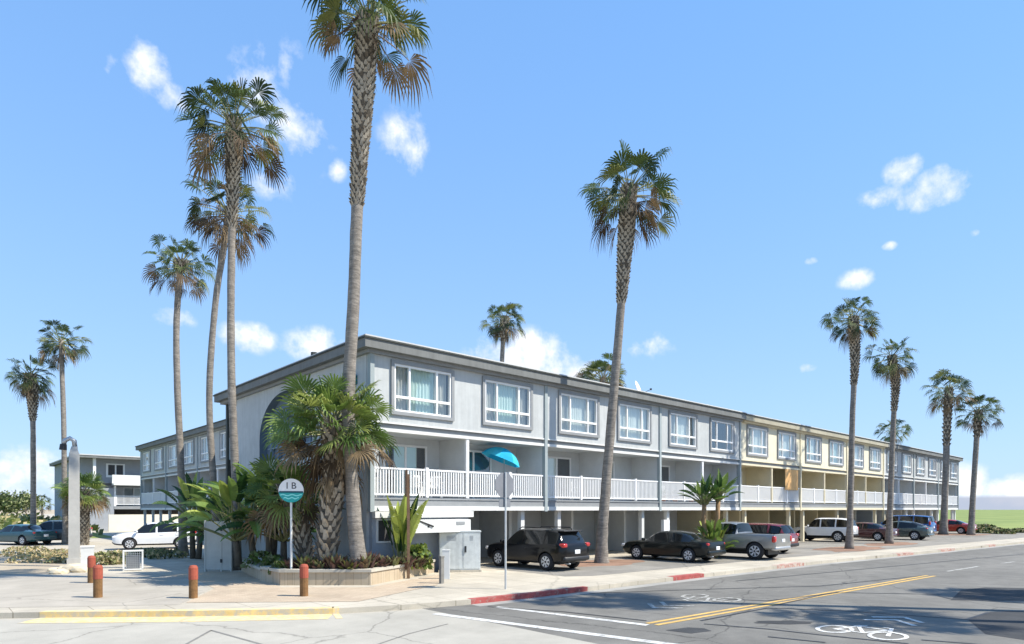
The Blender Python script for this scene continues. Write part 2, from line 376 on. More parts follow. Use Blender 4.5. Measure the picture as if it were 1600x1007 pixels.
for pts in ([(762,948),(880,956),(1010,970)],[(1080,934),(1200,939),(1310,926),(1470,929)],[(1095,970),(1200,950),(1330,955),(1510,968),(1545,957)],
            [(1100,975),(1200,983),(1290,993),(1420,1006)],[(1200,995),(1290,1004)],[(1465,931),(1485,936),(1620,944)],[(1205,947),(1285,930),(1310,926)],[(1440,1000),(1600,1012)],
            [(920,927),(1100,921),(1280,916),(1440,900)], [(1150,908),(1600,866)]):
    line('tar_and_shadow_line', pts, .075, .0075, TARSHADE)  # sealed cracks, plus palm trunk shadows painted as dark lines
line('pavement_joint', [(590,1007),(640,990),(700,975)], .05, .005, M('joint_dark', (.2,.19,.17), .95, .2, 4))
line('pavement_joint', [(285,1010),(330,985),(420,1010)], .06, .005, MATS['joint_dark'])
# cycle symbols with chevrons
def sharrow(bx, by, sx, mt):
    g = MB(); z = .008
    def seg(p, q, w=.085):
        p, q = Vector((*p, z)), Vector((*q, z)); t = (q - p).normalized(); n = Vector((-t.y, t.x, 0))*w/2; t = t*w*.3
        g.face([p - n - t, q - n + t, q + n + t, p + n - t])
    def P(u, v): return (bx + u*sx, by - v*sx)
    for c in (-.52, .52):
        for k in range(20):
            w0, w1 = 2*math.pi*k/20, 2*math.pi*(k+1)/20
            q = [P(.5*math.cos(w)*rr, c + .34*math.sin(w)*rr) for w, rr in ((w0,.8),(w1,.8),(w1,1.05),(w0,1.05))]
            if sx < 0: pass
            g.face([(*p, z) for p in q])
    for p, q in (((0,-.52),(.75,-.3)),((.75,-.3),(.7,.3)),((.7,.3),(0,.05)),((0,.05),(.75,-.3)),((0,-.52),(0,.05)),((0,.52),(.95,.3)),((.95,.3),(.98,.15)),((.75,-.38),(.92,-.2))):
        seg(P(*p), P(*q))
    for c in (1.75, 2.3):
        seg(P(c, -.5), P(c + .5, 0), .13); seg(P(c + .5, 0), P(c, .5), .13)
    fix = structure('cycle_lane_marking', g, mt)
    bm = bmesh.new(); bm.from_mesh(fix.data)
    for f in bm.faces:
        if f.normal.z < 0: f.normal_flip()
    # a hair of height between overlapping strokes so that no two faces share a plane
    for i, f in enumerate(bm.faces):
        for v in f.verts: v.co.z += (i % 40) * .00012
    bm.to_mesh(fix.data); bm.free()
sharrow(14.5, 5.0, 1, PAINTW); sharrow(16.9, 9.9, -1, PAINTF)

# ------------------------------------------------------------------ facade kit (local: front plane y=0 facing -y, x along the front)
protos = {}
def curtain_mesh(kind):
    g = MB()
    spans = {0: [(-.62,.62,0)], 1: [(-.62,.10,1),(.10,.62,0)], 2: [(-1.25,-.68,2),(-.62,.62,1)], 3: [(-1.25,-.4,2)], 4: [(-1.25,-.68,2),(.68,1.25,2),(-.62,.62,0)], 5: [(-1.27,1.27,0)], 6: [], 7: [(-1.27,.2,2)], 8: [(-1.25,-.68,2),(.68,1.25,2),(-.62,.62,1)]}[kind]
    for (a, b, mi) in spans:
        n = max(6, int((b - a) / .05))
        for i in range(n):
            x0, x1 = a + (b-a)*i/n, a + (b-a)*(i+1)/n
            y0, y1 = .17 + .03*math.sin(x0*38), .17 + .03*math.sin(x1*38)
            g.face([(x0,y0,.05),(x1,y1,.05),(x1,y1,1.75),(x0,y0,1.75)], mi)
    return g
def window_unit(parent, loc, kind):
    if kind in protos:
        w = copy_tree(protos[kind], parent); w.location = loc; return w
    W, H = 1.47, 2.05; t = .13
    g = MB(); y0, y1 = -.085, .06
    g.box(-W, W, y0, y1, H - t, H); g.box(-W, W, y0, y1, 0, t)
    g.box(-W, -W + t, y0 + .003, y1, t, H - t); g.box(W - t, W, y0 + .003, y1, t, H - t)
    w = g.build('window', GREYTRIM, parent, loc=loc)
    g = MB(); a, b = W - t, .075; z0, z1 = t, H - t; zt = z0 + .56
    ya, yb = -.045, .085
    g.box(-a, a, ya, yb, z0, z0 + b); g.box(-a, a, ya, yb, z1 - b, z1)
    g.box(-a, -a + b, ya + .002, yb, z0 + b, z1 - b); g.box(a - b, a, ya + .002, yb, z0 + b, z1 - b)
    g.box(-a + b, a - b, ya + .004, yb, zt - .05, zt + .05)
    for x in (-.64, .64):
        g.box(x - .04, x + .04, ya + .01, yb, zt + .05, z1 - b)
        g.box(x - .03, x + .03, ya + .01, yb, z0 + b, zt - .05)
    g.build('sash_frame', WHITE, w)
    g = MB(); g.face([(-a + .03, .02, z0 + .03), (a - .03, .02, z0 + .03), (a - .03, .02, z1 - .03), (-a + .03, .02, z1 - .03)])
    g.build('pane', GLASS, w)
    curtain_mesh(kind).build('curtain', CURT, w, loc=(0, .03, z0))
    protos[kind] = w
    return w
def door_unit(parent, loc, kind):
    key = 'd%d' % kind
    if key in protos:
        w = copy_tree(protos[key], parent); w.location = loc; return w
    W, H = 1.07, 2.22; t = .09
    g = MB(); y0, y1 = -.05, .012
    g.box(-W, W, y0, y1, H - t, H); g.box(-W, -W + t, y0, y1 - .001, 0, H - t); g.box(W - t, W, y0, y1 - .001, 0, H - t); g.box(-.05, .05, y0 + .01, y1, .06, H - t)
    g.box(-W + t, W - t, y0 + .005, y1, 0, .06)
    w = g.build('sliding_door', WHITE, parent, loc=loc)
    g = MB(); g.face([(-W + .05, -.02, .03), (W - .05, -.02, .03), (W - .05, -.02, H - .05), (-W + .05, -.02, H - .05)]); g.build('pane', GLASS, w)
    g = MB(); g.face([(-W + .05, -.004, .03), (W - .05, -.004, .03), (W - .05, -.004, H - .05), (-W + .05, -.004, H - .05)], 3)
    spans = [[(-.55, .55, 1)], [], [(-W + .1, -.02, 0)], [(.06, W - .1, 2)]][kind]
    for a, b, mi in spans:
        g.face([(a, -.010, .05), (b, -.010, .05), (b, -.010, H - .1), (a, -.010, H - .1)], mi)
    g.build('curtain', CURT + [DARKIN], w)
    protos[key] = w
    return w
def railing(parent, x0, x1, posts, y=.05, z0=3.12, z1=4.17, solid=False, mat=None):
    g = MB()
    g.box(x0, x1, y - .035, y + .035, z1 - .07, z1); g.box(x0, x1, y - .03, y + .03, z0, z0 + .07)
    n = int((x1 - x0) / .118)
    for i in range(1, n):
        x = x0 + (x1 - x0) * i / n
        g.box(x - .024, x + .024, y - .018, y + .018, z0 + .07, z1 - .07)
    for x in posts: g.box(x - .065, x + .065, y - .06, y + .06, z0 - .06, z1 + .06)
    return g.build('balcony_railing', mat or WHITE, parent)
def facade(root, edges, wallmat, backmat, post, pil, doors=True, skip_lintel=None, ground=True, cols=True, curt=None, depth=14, zdrop=0.0, ends=(True, True), first=0, skip_first=False):
    E = edges; r2 = random.Random(int(edges[0]*7 + edges[-1]))
    x0, x1 = E[0], E[-1]
    wall = MB(); trim = MB(); back = MB(); white = MB(); dark = MB()
    zb, zt = 5.80, 8.32; wz0, wz1 = 6.22, 8.15
    units = []
    for a, b in zip(E, E[1:]):
        m = (a + b) / 2; k = (b - a) / 9.1
        units += [(a, m, a + 2.33*k, 0), (m, b, b - 2.33*k, 1)]
    prev = x0
    for (a, b, c, s) in units:
        wall.box(prev, c - 1.35, 0, .22, zb, zt); wall.box(c - 1.35, c + 1.35, .002, .22, zb, wz0); wall.box(c - 1.35, c + 1.35, .002, .22, wz1, zt)
        prev = c + 1.35
    wall.box(prev, x1, 0, .22, zb, zt)
    wall.build('wall', wallmat, root)
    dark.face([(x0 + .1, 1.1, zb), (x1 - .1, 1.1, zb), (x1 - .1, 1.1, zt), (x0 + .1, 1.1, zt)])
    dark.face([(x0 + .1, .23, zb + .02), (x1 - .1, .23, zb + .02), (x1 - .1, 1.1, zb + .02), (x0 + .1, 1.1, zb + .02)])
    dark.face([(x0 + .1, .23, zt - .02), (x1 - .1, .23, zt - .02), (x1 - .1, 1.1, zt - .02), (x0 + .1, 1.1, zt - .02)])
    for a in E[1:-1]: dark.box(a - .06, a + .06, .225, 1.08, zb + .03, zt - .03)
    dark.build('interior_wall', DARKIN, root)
    trim.box(x0, x1, .07, .24, 5.62, 5.80); white.box(x0, x1, -.035, .2, 5.80, 5.86); white.box(x0, x1, -.03, .2, 5.50, 5.62)
    # floor slab, fascia boards, soffit
    trim.box(x0, x1, .004, .16, 2.72, 3.03); trim.box(x0, x1, -.03, .14, 2.965, 3.02)
    white.box(x0, x1, -.04, .12, 2.54, 2.72)
    trim.build('trim_board', GREYTRIM, root); white.build('trim_strip', WHITEWALL if wallmat is not CREAM else CREAMPOST, root)
    back.box(x0, x1, .16, 2.1, 2.6, 3.05); back.box(x0, x1, .24, 2.1, 5.56, 5.78)
    back.box(x0, x1, 1.9, 2.1, 3.05, 5.56)
    ms = [(a + b)/2 for a, b in zip(E, E[1:])]
    for x in E[1:-1] + ms: back.box(x - .07, x + .07, .13, 1.9, 3.05, 5.56)
    if ends[0]: back.box(x0, x0 + .16, .16, 1.9, 3.05, 5.56)
    if ends[1]: back.box(x1 - .16, x1, .16, 1.9, 3.05, 5.56)
    back.build('balcony_wall', backmat, root)
    for x in (E[1:] if skip_first else E):
        g = MB(); xx = min(max(x, x0 + .06), x1 - .06); g.box(xx - .085, xx + .085, -.07, .12, 2.5, 8.3); g.build('pilaster', pil, root)
    for x in ms:
        g = MB(); g.box(x - .07, x + .07, .005, .125, 3.05, 5.5); g.build('balcony_post', post, root)
    for i, (a, b, c, s) in enumerate(units):
        kind = curt[(i + first) % len(curt)] if curt else r2.choice([0,1,2,3,4])
        window_unit(root, (c, 0, 6.16), kind)
        railing(root, a + .1, b - .1, [(a + b)/2 + (.25 if s == 0 else .1)] + ([a + .12] if i == 0 else []))
        if doors: door_unit(root, (c + (.41 if s == 0 else -.41), 1.9, 3.06), (0, 1, 2, 3, 1, 0, 3, 2)[(i + first) % 8])
    return units
# ------------------------------------------------------------------ the long street building
X0, Y0 = 11.94, 20.77
bld = thing('apartment_building', 'long three storey blue grey and cream apartment building with balconies over carports', 'apartment building', (X0, Y0, 0))
E = [0, 9.11, 18.16, 27.16, 36.16, 45.16, 54.06, 62.96, 71.66, 80.06]
CU = [0, 1, 2, 2, 4, 3]
facade(bld, E[:4], WALL, BACKWALL, WHITE, PILASTER, curt=[8, 8, 4, 5, 4, 6])
facade(bld, E[3:7], CREAM, BACKCREAM, CREAMPOST, CREAMPOST, curt=[7, 4, 5, 5, 1, 8, 4, 5], first=2, skip_first=True)
facade(bld, E[6:], WALL, BACKWALL, WHITE, PILASTER, curt=[6, 4, 5, 4, 7, 0], first=1, skip_first=True)
# carport level
cc = {0: WHITEWALL, 1: CREAMPOST, 2: WHITEWALL}
for i, e in enumerate(E[1:], 1):
    mt = CREAMPOST if 3 <= i <= 6 else WHITEWALL
    for s in (-1.2, 1.2):
        if e + s < 80:
            g = MB(); g.box(e + s - .11, e + s + .11, .25, .47, LAND - .02, 2.6); g.build('carport_post', mt, bld)
g = MB(); g.box(79.8, 80.02, .25, .47, LAND - .02, 2.6); g.build('carport_post', WHITEWALL, bld)
for a, b, mt in ((0, 27.16, BACKWALL), (27.16, 54.06, BACKCREAM), (54.06, 80.06, BACKWALL)):
    g = MB(); g.box(a, b, 4.7, 4.9, LAND - .02, 2.6); g.box(a, b, 2.1, 4.9, 2.6, 2.9)
    for e in E:
        if a <= e <= b + .1:
            m2 = e + 4.5
            for x in (e, m2):
                if x < b - .1 and x > 6: g.box(x - .08, x + .08, 2.4, 4.7, LAND - .02, 2.6)
    g.build('carport_wall', mt, bld)
for k, e in enumerate(E[:-1]):
    if k == 0: continue
    for q, s in enumerate((1.1, 5.6)):
        g = MB(); g.box(e + s, e + s + 2.4, 4.64, 4.7, LAND, 2.3)
        for z in (.7, 1.25, 1.8): g.box(e + s, e + s + 2.4, 4.625, 4.64, z - .015, z + .015)
        g.build('storage_door', GREYTRIM if (k + q) % 3 == 0 else (BACKCREAM if 3 <= k <= 5 else BACKWALL), bld)
# enclosed corner room with its flat white canopy
g = MB(); g.box(.1, 4.6, .02, 4.7, LAND - .02, 2.6)
o = g.build('corner_room_wall', M('corner_room_grey', (.36,.40,.46), .85, .06, 2, stain=.08), bld)
g = MB(); g.box(.1, 4.7, -.2, .02, 2.28, 2.52); g.box(1.3, 3.9, -1.0, .018, 1.72, 2.2); g.build('canopy', WHITEWALL, bld)
g = MB(); g.box(3.2, 3.6, -1.02, -1.0, 2.0, 2.12); g.build('canopy_vent', GREYTRIM, bld)
g = MB(); g.bar((1.32, -.03, 2.22), (1.9, -1.03, 1.95), .06, .06); g.bar((1.32, -.98, 2.22), (2.1, -1.03, 1.95), .05, .05); g.build('canopy_bracket', DARKP, bld)
g = MB(); g.box(.25, .95, -.03, .02, 1.35, 2.25); o = g.build('corner_window', WHITE, bld)
g = MB(); g.box(.33, .87, -.035, -.03, 1.42, 2.18); g.build('pane', DARKIN, o)
# end wall with a tall arched niche, rear walls, roof
g = MB(); g.box(-.02, .5, .221, 13.6, LAND - .05, 8.32); ew = g.build('end_wall', [WALL, ARCH], bld, fix=True)
c = MB(); n = 24; cy, hw, z0, z1 = 7.6, 2.9, 4.9, 7.95
prof = [(cy - hw, z0)] + [(cy - hw*math.cos(math.pi*k/n), 5.9 + (z1 - 5.9)*math.sin(math.pi*k/n)) for k in range(n + 1)] + [(cy + hw, z0)]
m_ = len(prof)
c.v = [(-.3, y, z) for y, z in prof] + [(.36, y, z) for y, z in prof]
c.f = [tuple(range(m_)), tuple(range(2*m_ - 1, m_ - 1, -1))] + [(i, (i+1) % m_, m_ + (i+1) % m_, m_ + i) for i in range(m_)]; c.m = [1]*len(c.f)
bpy.context.view_layer.update()
co = c.build('cutter', [WALL, ARCH], fix=True); co.location = (X0, Y0, 0); bpy.context.view_layer.update()
boolean(ew, co)
g = MB()
for k in range(6): g.box(.2, .34, cy - 2.2 + k*.85 - .04, cy - 2.2 + k*.85 + .04, 4.92, 7.2)
for z in (5.5, 6.2, 6.9): g.box(.22, .33, cy - 2.5, cy + 2.5, z - .03, z + .03)
g.build('niche_lattice', M('lattice_blue', (.20,.27,.33), .8, .1, 3), bld)
g = MB(); g.box(80.06 - .3, 80.08, .221, 13.6, 2.6, 8.32); g.box(.5, 79.7, 13.3, 13.6, LAND, 8.32); g.box(80.06 - .25, 80.03, 2.2, 13.3, LAND, 2.6); g.build('rear_wall', WALL, bld)
g = MB(); g.box(.1, .34, 15.4, 15.64, LAND, 8.4); g.build('porch_post', DARKTRIM, bld)
g = MB(); g.box(.2, 6, 13.6, 15.6, 5.3, 5.6); g.box(.2, 6, 13.6, 15.6, 2.7, 3.0); g.box(.2, .3, 13.6, 15.6, 5.6, 6.5); g.box(.2, .3, 13.6, 15.6, 3.0, 4.0); g.build('porch_deck', PILASTER, bld)
zr = 0
for (a, b, dz, mt) in ((-.42, 27.2, 0, FASCIA), (27.2, 54.1, -.035, M('fascia_cream', (.40,.37,.28), .8, .14, 1.3, stain=.12)), (54.1, 80.5, -.02, FASCIA)):
    g = MB(); g.box(a, b, -.40, 15.9, 8.42 + dz, 8.74 + dz); g.build('roof_fascia', mt, bld)
    g = MB(); g.box(a + .25, b if b < 80 else b - .25, -.16, 15.7, 8.30 + dz, 8.42 + dz); g.build('eave_moulding', GREYTRIM if mt is FASCIA else CREAMPOST, bld)
    g = MB(); g.box(a - .05, b if b < 80 else b + .05, -.45, 15.95, 8.74 + dz, 8.80 + dz); g.build('drip_edge', DARKTRIM, bld)
    g = MB(); g.box(a, b, -.41, 15.9, 8.80 + dz, 8.86 + dz); g.build('roof', ROOFW, bld)
for (x, y, h) in ((.76, 6.2, .72), (.96, 9.2, .6), (1.13, 12.2, .5)):
    g = MB(); g.tube([(x, y, 8.85), (x, y, 8.85 + h - .2)], .07, 8); g.tube([(x, y, 8.85 + h - .2), (x, y, 8.85 + h)], .15, 8)
    g.build('roof_vent', DARKTRIM, bld)
tl = MB(); tl.box(-.1, 0, .9, 1.35, 7.3, 7.62); tl.box(-.16, -.1, .86, 1.39, 7.58, 7.66); tl.build('wall_lamp', M('lamp_teal', (.04,.18,.2), .5, .1, 4), bld)

# courtyard wing, facing the beach side
wing = thing('apartment_wing', 'grey three storey wing with dark roof edge beyond the courtyard palms', 'apartment building', (15.6, 71.5, 0), R(-90))
facade(wing, [0, 9, 18, 27], WALL, BACKWALL, WHITE, PILASTER, curt=[4, 0, 4, 1, 2, 0])
g = MB(); g.box(0, 27, 4.4, 4.6, LAND - .02, 2.6); g.build('carport_wall', BACKWALL, wing)
for x in (.2, 3.3, 6, 9, 12, 15, 18, 21, 24, 26.8):
    g = MB(); g.box(x - .1, x + .1, .2, .4, LAND - .02, 2.6); g.build('carport_post', WHITEWALL, wing)
g = MB(); g.box(-.02, .3, .221, 10, 2.6, 8.32); g.box(26.7, 27.02, .221, 10, LAND, 8.32); g.box(0.3, 26.7, 9.7, 10, LAND, 8.32); g.build('end_wall', WALL, wing)
g = MB(); g.box(-.4, 27.4, -.4, 10.4, 8.42, 8.74); g.build('roof_fascia', FASCIA, wing)
g = MB(); g.box(-.2, 27.2, -.16, 10.2, 8.30, 8.42); g.build('eave_moulding', GREYTRIM, wing)
g = MB(); g.box(-.45, 27.45, -.45, 10.45, 8.74, 8.82); g.build('roof', DARKTRIM, wing)

# rear block across the end of the courtyard
blk = thing('rear_apartment_block', 'grey apartment block with pale roof and white balcony at the end of the courtyard', 'apartment building', (12.6, 85, 0))
g = MB(); g.box(0, 24, 1.4, 1.7, 5.6, 8.35); g.box(0, .3, 1.7, 20, LAND, 8.35); g.box(0, 24, 2.0, 2.3, 2.6, 5.6); g.box(.3, 24, 19.7, 20, LAND, 8.35); g.box(23.7, 24, 2.3, 19.7, LAND, 8.35)
g.box(0, 3.2, 0, 1.4, LAND, 5.0); g.build('wall', M('stucco_bluegrey_dark', (.33,.35,.375), .9, .06, 2, stain=.08), blk)
g = MB(); g.box(3.0, 24, -.1, .15, 5.55, 6.55); g.box(3.0, 24, -.9, -.1, 5.35, 5.55); g.build('parapet', WHITEWALL, blk)
g = MB(); g.box(3.2, 23.98, -.1, 2.0, 5.3, 5.55); g.box(3.2, 23.98, -.05, 2.0, 2.6, 2.95); g.build('floor_slab', GREYTRIM, blk)
for x in (1.3, 8.9, 15, 21):
    g = MB(); g.box(x - .14, x + .14, 0, .28, 6.55 if x > 3 else 5.0, 8.35); g.build('upper_post', WHITE, blk)
for x in (3.3, 8.9, 15, 21):
    g = MB(); g.box(x - .09, x + .09, 0, .18, 2.95, 5.3); g.build('balcony_post', WHITE, blk)
railing(blk, 3.3, 24, [3.4, 8.9, 15, 21])
for x in (3.6, 11, 18):
    g = MB(); g.box(x - .95, x + .95, 1.33, 1.4, 6.3, 7.9); w = g.build('window', WHITE, blk)
    for s in (-.75, .08):
        g = MB(); g.box(x + s, x + s + .67, 1.315, 1.33, 6.55, 7.75); g.build('pane', DARKIN, w)
for x in (5.6, 12, 18.5): door_unit(blk, (x, 2.0, 2.96), 2)
g = MB(); g.box(3.4, 24, 1.99, 2.0, 3.0, 5.2); g.build('balcony_wall', BACKWALL, blk)
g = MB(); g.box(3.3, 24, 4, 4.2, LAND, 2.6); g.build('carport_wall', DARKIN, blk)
g = MB(); g.box(2.2, 9.5, -2.6, -2.4, LAND, 2.0); g.build('cream_garage_wall', M('cream_garage', (.72,.66,.54), .85, .05, 2, stain=.08), blk)
g = MB(); g.box(-.5, 24.5, -.6, 20.5, 8.35, 8.62); g.build('roof_fascia', FASCIA, blk)
g = MB(); g.box(-.55, 24.55, -.65, 20.55, 8.62, 8.74); g.build('roof', ROOFW, blk)
# ------------------------------------------------------------------ palms
def frond(g, base, az, el, petl, R0, r2, mi, droop=1.0, nseg=18, span=R(102), pm=5):
    d = Vector((math.cos(az)*math.cos(el), math.sin(az)*math.cos(el), math.sin(el)))
    pts = [Vector(base)]; t = d.copy(); n = 4
    for i in range(n):
        pts.append(pts[-1] + t * petl / n)
        t = (t + Vector((0, 0, -.10 * droop * (1 if el < 1.2 else .3)))).normalized()
    g.tube(pts, [.03, .025, .022, .018, .014], 3, pm, cap=False)
    side = Vector((-math.sin(az), math.cos(az), 0)); nrm = side.cross(t).normalized()
    if nrm.z < 0: nrm = -nrm
    roll = r2.uniform(-1.0, 1.0)
    side, nrm = side*math.cos(roll) + nrm*math.sin(roll), nrm*math.cos(roll) - side*math.sin(roll)
    fold = r2.uniform(.1, .55); P = pts[-1]; dphi = 2*span/nseg
    tip = r2.uniform(.25, .75) * droop
    for i in range(nseg):
        phi = -span + dphi*(i + .5) + r2.uniform(-.03, .03)
        L_ = R0 * (1 - .32*(abs(phi)/span)**2) * r2.uniform(.86, 1.1)
        ax = t*math.cos(phi) + side*math.sin(phi); ac = -t*math.sin(phi) + side*math.cos(phi)
        cup = nrm * (fold*L_*abs(math.sin(phi))**1.3)
        hw = .5*L_*math.tan(dphi/2)*.92
        z = Vector((0, 0, -1))
        a0 = P + ax*.03
        m_ = P + ax*L_*.5 + cup*.5 + z*(.03*droop*L_)
        e = P + ax*L_*.80 + cup + z*(tip*.42*L_)
        f = P + ax*L_*.98 + cup + z*(tip*1.15*L_)
        fo = nrm*hw*.45
        g.face([a0, m_ - ac*hw, m_ + fo], mi); g.face([a0, m_ + fo, m_ + ac*hw], mi)
        hw2 = hw*.72
        g.face([m_ - ac*hw, e - ac*hw2, e + fo*.5, m_ + fo], mi); g.face([m_ + fo, e + fo*.5, e + ac*hw2, m_ + ac*hw], mi)
        g.face([e - ac*hw2, f, e + ac*hw2], mi)
def crown(g, c, rad, r2, n=46, lo=-.75, dry=.3, Rf=None, stiff=1.0):
    for i in range(n):
        u = (i + .5) / n
        el = math.asin(max(-1, min(1, .98 - u*(.98 - math.sin(lo))))) + r2.uniform(-.12, .12)
        az = i*2.39996 + r2.uniform(-.25, .25)
        R0 = (Rf or rad*.39) * r2.uniform(.82, 1.15)
        pl = rad*.62*r2.uniform(.45, 1.2) * (.8 if el > .9 else 1)
        q = r2.random()
        if u > 1 - dry*.55: mi = 3 if q < .6 else 4
        elif u > 1 - dry: mi = 2 if q < .4 else (3 if q < .65 else 1)
        else: mi = 0 if q < .5 else (1 if q < .8 else 2)
        b = Vector(c) + Vector((math.cos(az)*.10, math.sin(az)*.10, -.9*rad*.35*u))
        frond(g, b, az, el, pl, R0, r2, mi, droop=(.7 + .7*u)*stiff, pm=5 if mi < 3 else 3)
def skirt(g, path, ang, r2, n, L_, rr=.2):
    for i in range(n):
        u = i / n; p = Vector(path[0]).lerp(Vector(path[1]), u)
        az = i*2.39996 + r2.uniform(-.3, .3)
        frond(g, p + Vector((math.cos(az)*rr*.6, math.sin(az)*rr*.6, 0)), az, R(r2.uniform(-40, -72)), L_*.5*r2.uniform(.7,1.2), L_*.62*r2.uniform(.8,1.1), r2, 3 if r2.random() < .55 else 4, 1.2, nseg=11, span=R(70), pm=4)
def trunk_path(pix, d, n):
    P = [at_d(x, y, d) for x, y in pix]
    # resample smoothly
    out = []
    for i in range(len(P) - 1):
        p0 = P[max(i-1, 0)]; p1 = P[i]; p2 = P[i+1]; p3 = P[min(i+2, len(P)-1)]
        for k in range(n):
            t = k/n
            out.append(.5*((2*p1) + (p2-p0)*t + (2*p0-5*p1+4*p2-p3)*t*t + (3*p1-p0-3*p2+p3)*t**3))
    out.append(P[-1]); return out
def boots(g, path, rads, r2, step=.2, size=.16, k=8):
    L_ = 0; i = 0; tot = sum((b-a).length for a, b in zip(path, path[1:]))
    s = 0; row = 0
    while s < tot - .02:
        acc = 0
        for j, (a, b) in enumerate(zip(path, path[1:])):
            l = (b-a).length
            if acc + l >= s: break
            acc += l
        t = (s-acc)/l; p = a.lerp(b, t); rad = rads[j]*(1-t) + rads[j+1]*t
        for q in range(k):
            w = 2*math.pi*(q + .5*(row % 2))/k + r2.uniform(-.1, .1)
            o = Vector((math.cos(w), math.sin(w), 0)); sd = Vector((-math.sin(w), math.cos(w), 0))
            h = size*r2.uniform(.8, 1.35); wd = rad*math.pi/k*.92
            b0 = p + o*rad*.9; out = .05*r2.uniform(.6, 1.8)*size/.16
            z = Vector((0,0,1))
            wd *= r2.uniform(.8, 1.0); A, B = b0 - sd*wd - z*h*.42, b0 + sd*wd - z*h*.42
            C, D = b0 + o*(out+.035) + sd*wd*.28 + z*h*.62, b0 + o*(out+.035) - sd*wd*.28 + z*h*.62
            E_, F_ = b0 + sd*wd*.6 + z*h*.5 - o*.03, b0 - sd*wd*.6 + z*h*.5 - o*.03
            m_ = 0 if r2.random() < .86 else 1
            g.face([A, B, C, D], m_); g.face([D, C, E_, F_], 1); g.face([B, E_, C], 1); g.face([A, D, F_], 1)
        s += step; row += 1
def palm(label, pix, d, r_base, r_top, c_rad, seed, shag=None, shag_r=None, n=46, lo=-.75, dry=.3, nsk=10, group=None, flare=1.6, step=.2, size=.16, kk=8, top_off=.0, Rf=None, skL=.72, stiff=.9, mats=None):
    r2 = random.Random(seed)
    path = trunk_path(pix, d, 8)
    path[0].z = min(path[0].z, LAND - .05)
    ln = len(path); rads = []
    bz, tz = path[0].z, path[-1].z
    for p in path:
        u = (p.z - bz)/(tz - bz)
        r = r_base + (r_top - r_base)*u + r_base*(flare - 1)*math.exp(-u*22)
        rads.append(r * r2.uniform(.97, 1.03))
    root = thing('palm_tree', label, 'palm tree', path[0], 0, group)
    off = path[0].copy(); path = [p - off for p in path]
    g = MB(); g.tube(path, rads, 14); g.v = [(x + r2.uniform(-.05,.05)*r_top, y + r2.uniform(-.05,.05)*r_top, z) for x, y, z in g.v]; t = g.build('trunk', TRUNK, root, smooth=True)
    if shag:
        sp = [(p, r) for p, r in zip(path, rads) if (p.z + off.z - bz)/(tz - bz) >= shag]
        if len(sp) > 1:
            nn_ = len(sp) - 1; sr = [r*1.06 + ((shag_r or r_top*1.6) - r)*min(1, (i/max(1, nn_*.55)))**.8 for i, (_, r) in enumerate(sp)]
            g = MB(); g.tube([p for p, _ in sp], [x*.93 for x in sr], 10, 1); boots(g, [p for p, _ in sp], sr, r2, step, size, kk); g.build('leaf_bases', [BOOT, BOOTD], root)
    c = path[-1] + Vector((0, 0, top_off))
    g = MB(); crown(g, c, c_rad, r2, n, lo, dry, Rf, stiff); g.build('crown', mats or FR, root)
    if nsk:
        g = MB(); skirt(g, (c + Vector((0,0,-.1*c_rad)), c + Vector((0,0,-.75*c_rad))), 0, r2, nsk, .55*c_rad*skL, r_top*1.5); g.build('dead_fronds', FR, root)
    return root
PG = 'tall fan palms around the apartment buildings'
palm('tallest fan palm, thick smooth grey trunk rising from planter, crown cut by picture top', [(560,874),(553,800),(544,640),(552,480),(559,300),(568,150),(575,24)], 21.3, .235, .165, 2.0, 11, shag=.66, shag_r=.32, n=48, lo=-.3, dry=.22, nsk=6, group=PG, flare=1.5, step=.13, size=.13, kk=11, top_off=.1)
palm('tall leaning fan palm between the black hatchback and dark sedan in front of building', [(940,884),(942,820),(955,660),(967,520),(976,400),(983,292)], 29.3, .235, .165, 2.3, 12, shag=.67, shag_r=.36, n=46, lo=-.55, dry=.22, nsk=4, group=PG, flare=1.6, step=.15, size=.14, kk=10)
palm('straight fan palm with stubby upper trunk beside the parked white off-roader', [(1327,859),(1329,780),(1332,650),(1336,560),(1333,495)], 39.7, .185, .145, 1.65, 13, shag=.70, shag_r=.29, n=39, lo=-.7, dry=.2, nsk=5, group=PG, step=.17, size=.15, kk=10)
palm('fan palm with shaggy collar behind grey hatchback, second along the far kerb', [(1389,851),(1392,760),(1396,660),(1399,600),(1393,555)], 45.6, .20, .15, 1.75, 14, shag=.68, shag_r=.29, n=35, lo=-.75, dry=.22, nsk=5, group=PG, step=.19, size=.16, kk=10)
palm('small crowned palm showing just above roof behind the cream section', [(1398,800),(1397,730),(1396,668)], 95, .22, .16, 2.5, 15, n=34, lo=-.8, dry=.1, nsk=2, group=PG)
palm('thick trunked fan palm near the blue van at far end of building', [(1474,836),(1477,760),(1480,660),(1483,606)], 62, .30, .25, 2.4, 16, shag=.6, shag_r=.36, n=35, lo=-.45, dry=.2, nsk=6, group=PG, step=.4, size=.26, skL=.9)
palm('slightly curved fan palm beyond building end, closest to the grass field', [(1517,837),(1520,780),(1525,700),(1529,642)], 61, .25, .21, 2.1, 17, shag=.75, shag_r=.33, n=35, lo=-.4, dry=.2, nsk=6, group=PG, step=.4, size=.26)
palm('thin dark palm rising behind roof above the second upper window', [(783,800),(783,640),(785,550),(789,495)], 56, .22, .19, 2.05, 18, shag=.88, shag_r=.4, n=39, lo=-.8, dry=.22, nsk=4, group=PG, step=.3, size=.22)
palm('bushy browning palm crown peeking over roof beside the leaning palm', [(944,800),(943,680),(942,590)], 50, .3, .25, 2.3, 19, n=80, lo=-.85, dry=.75, nsk=5, group=PG)
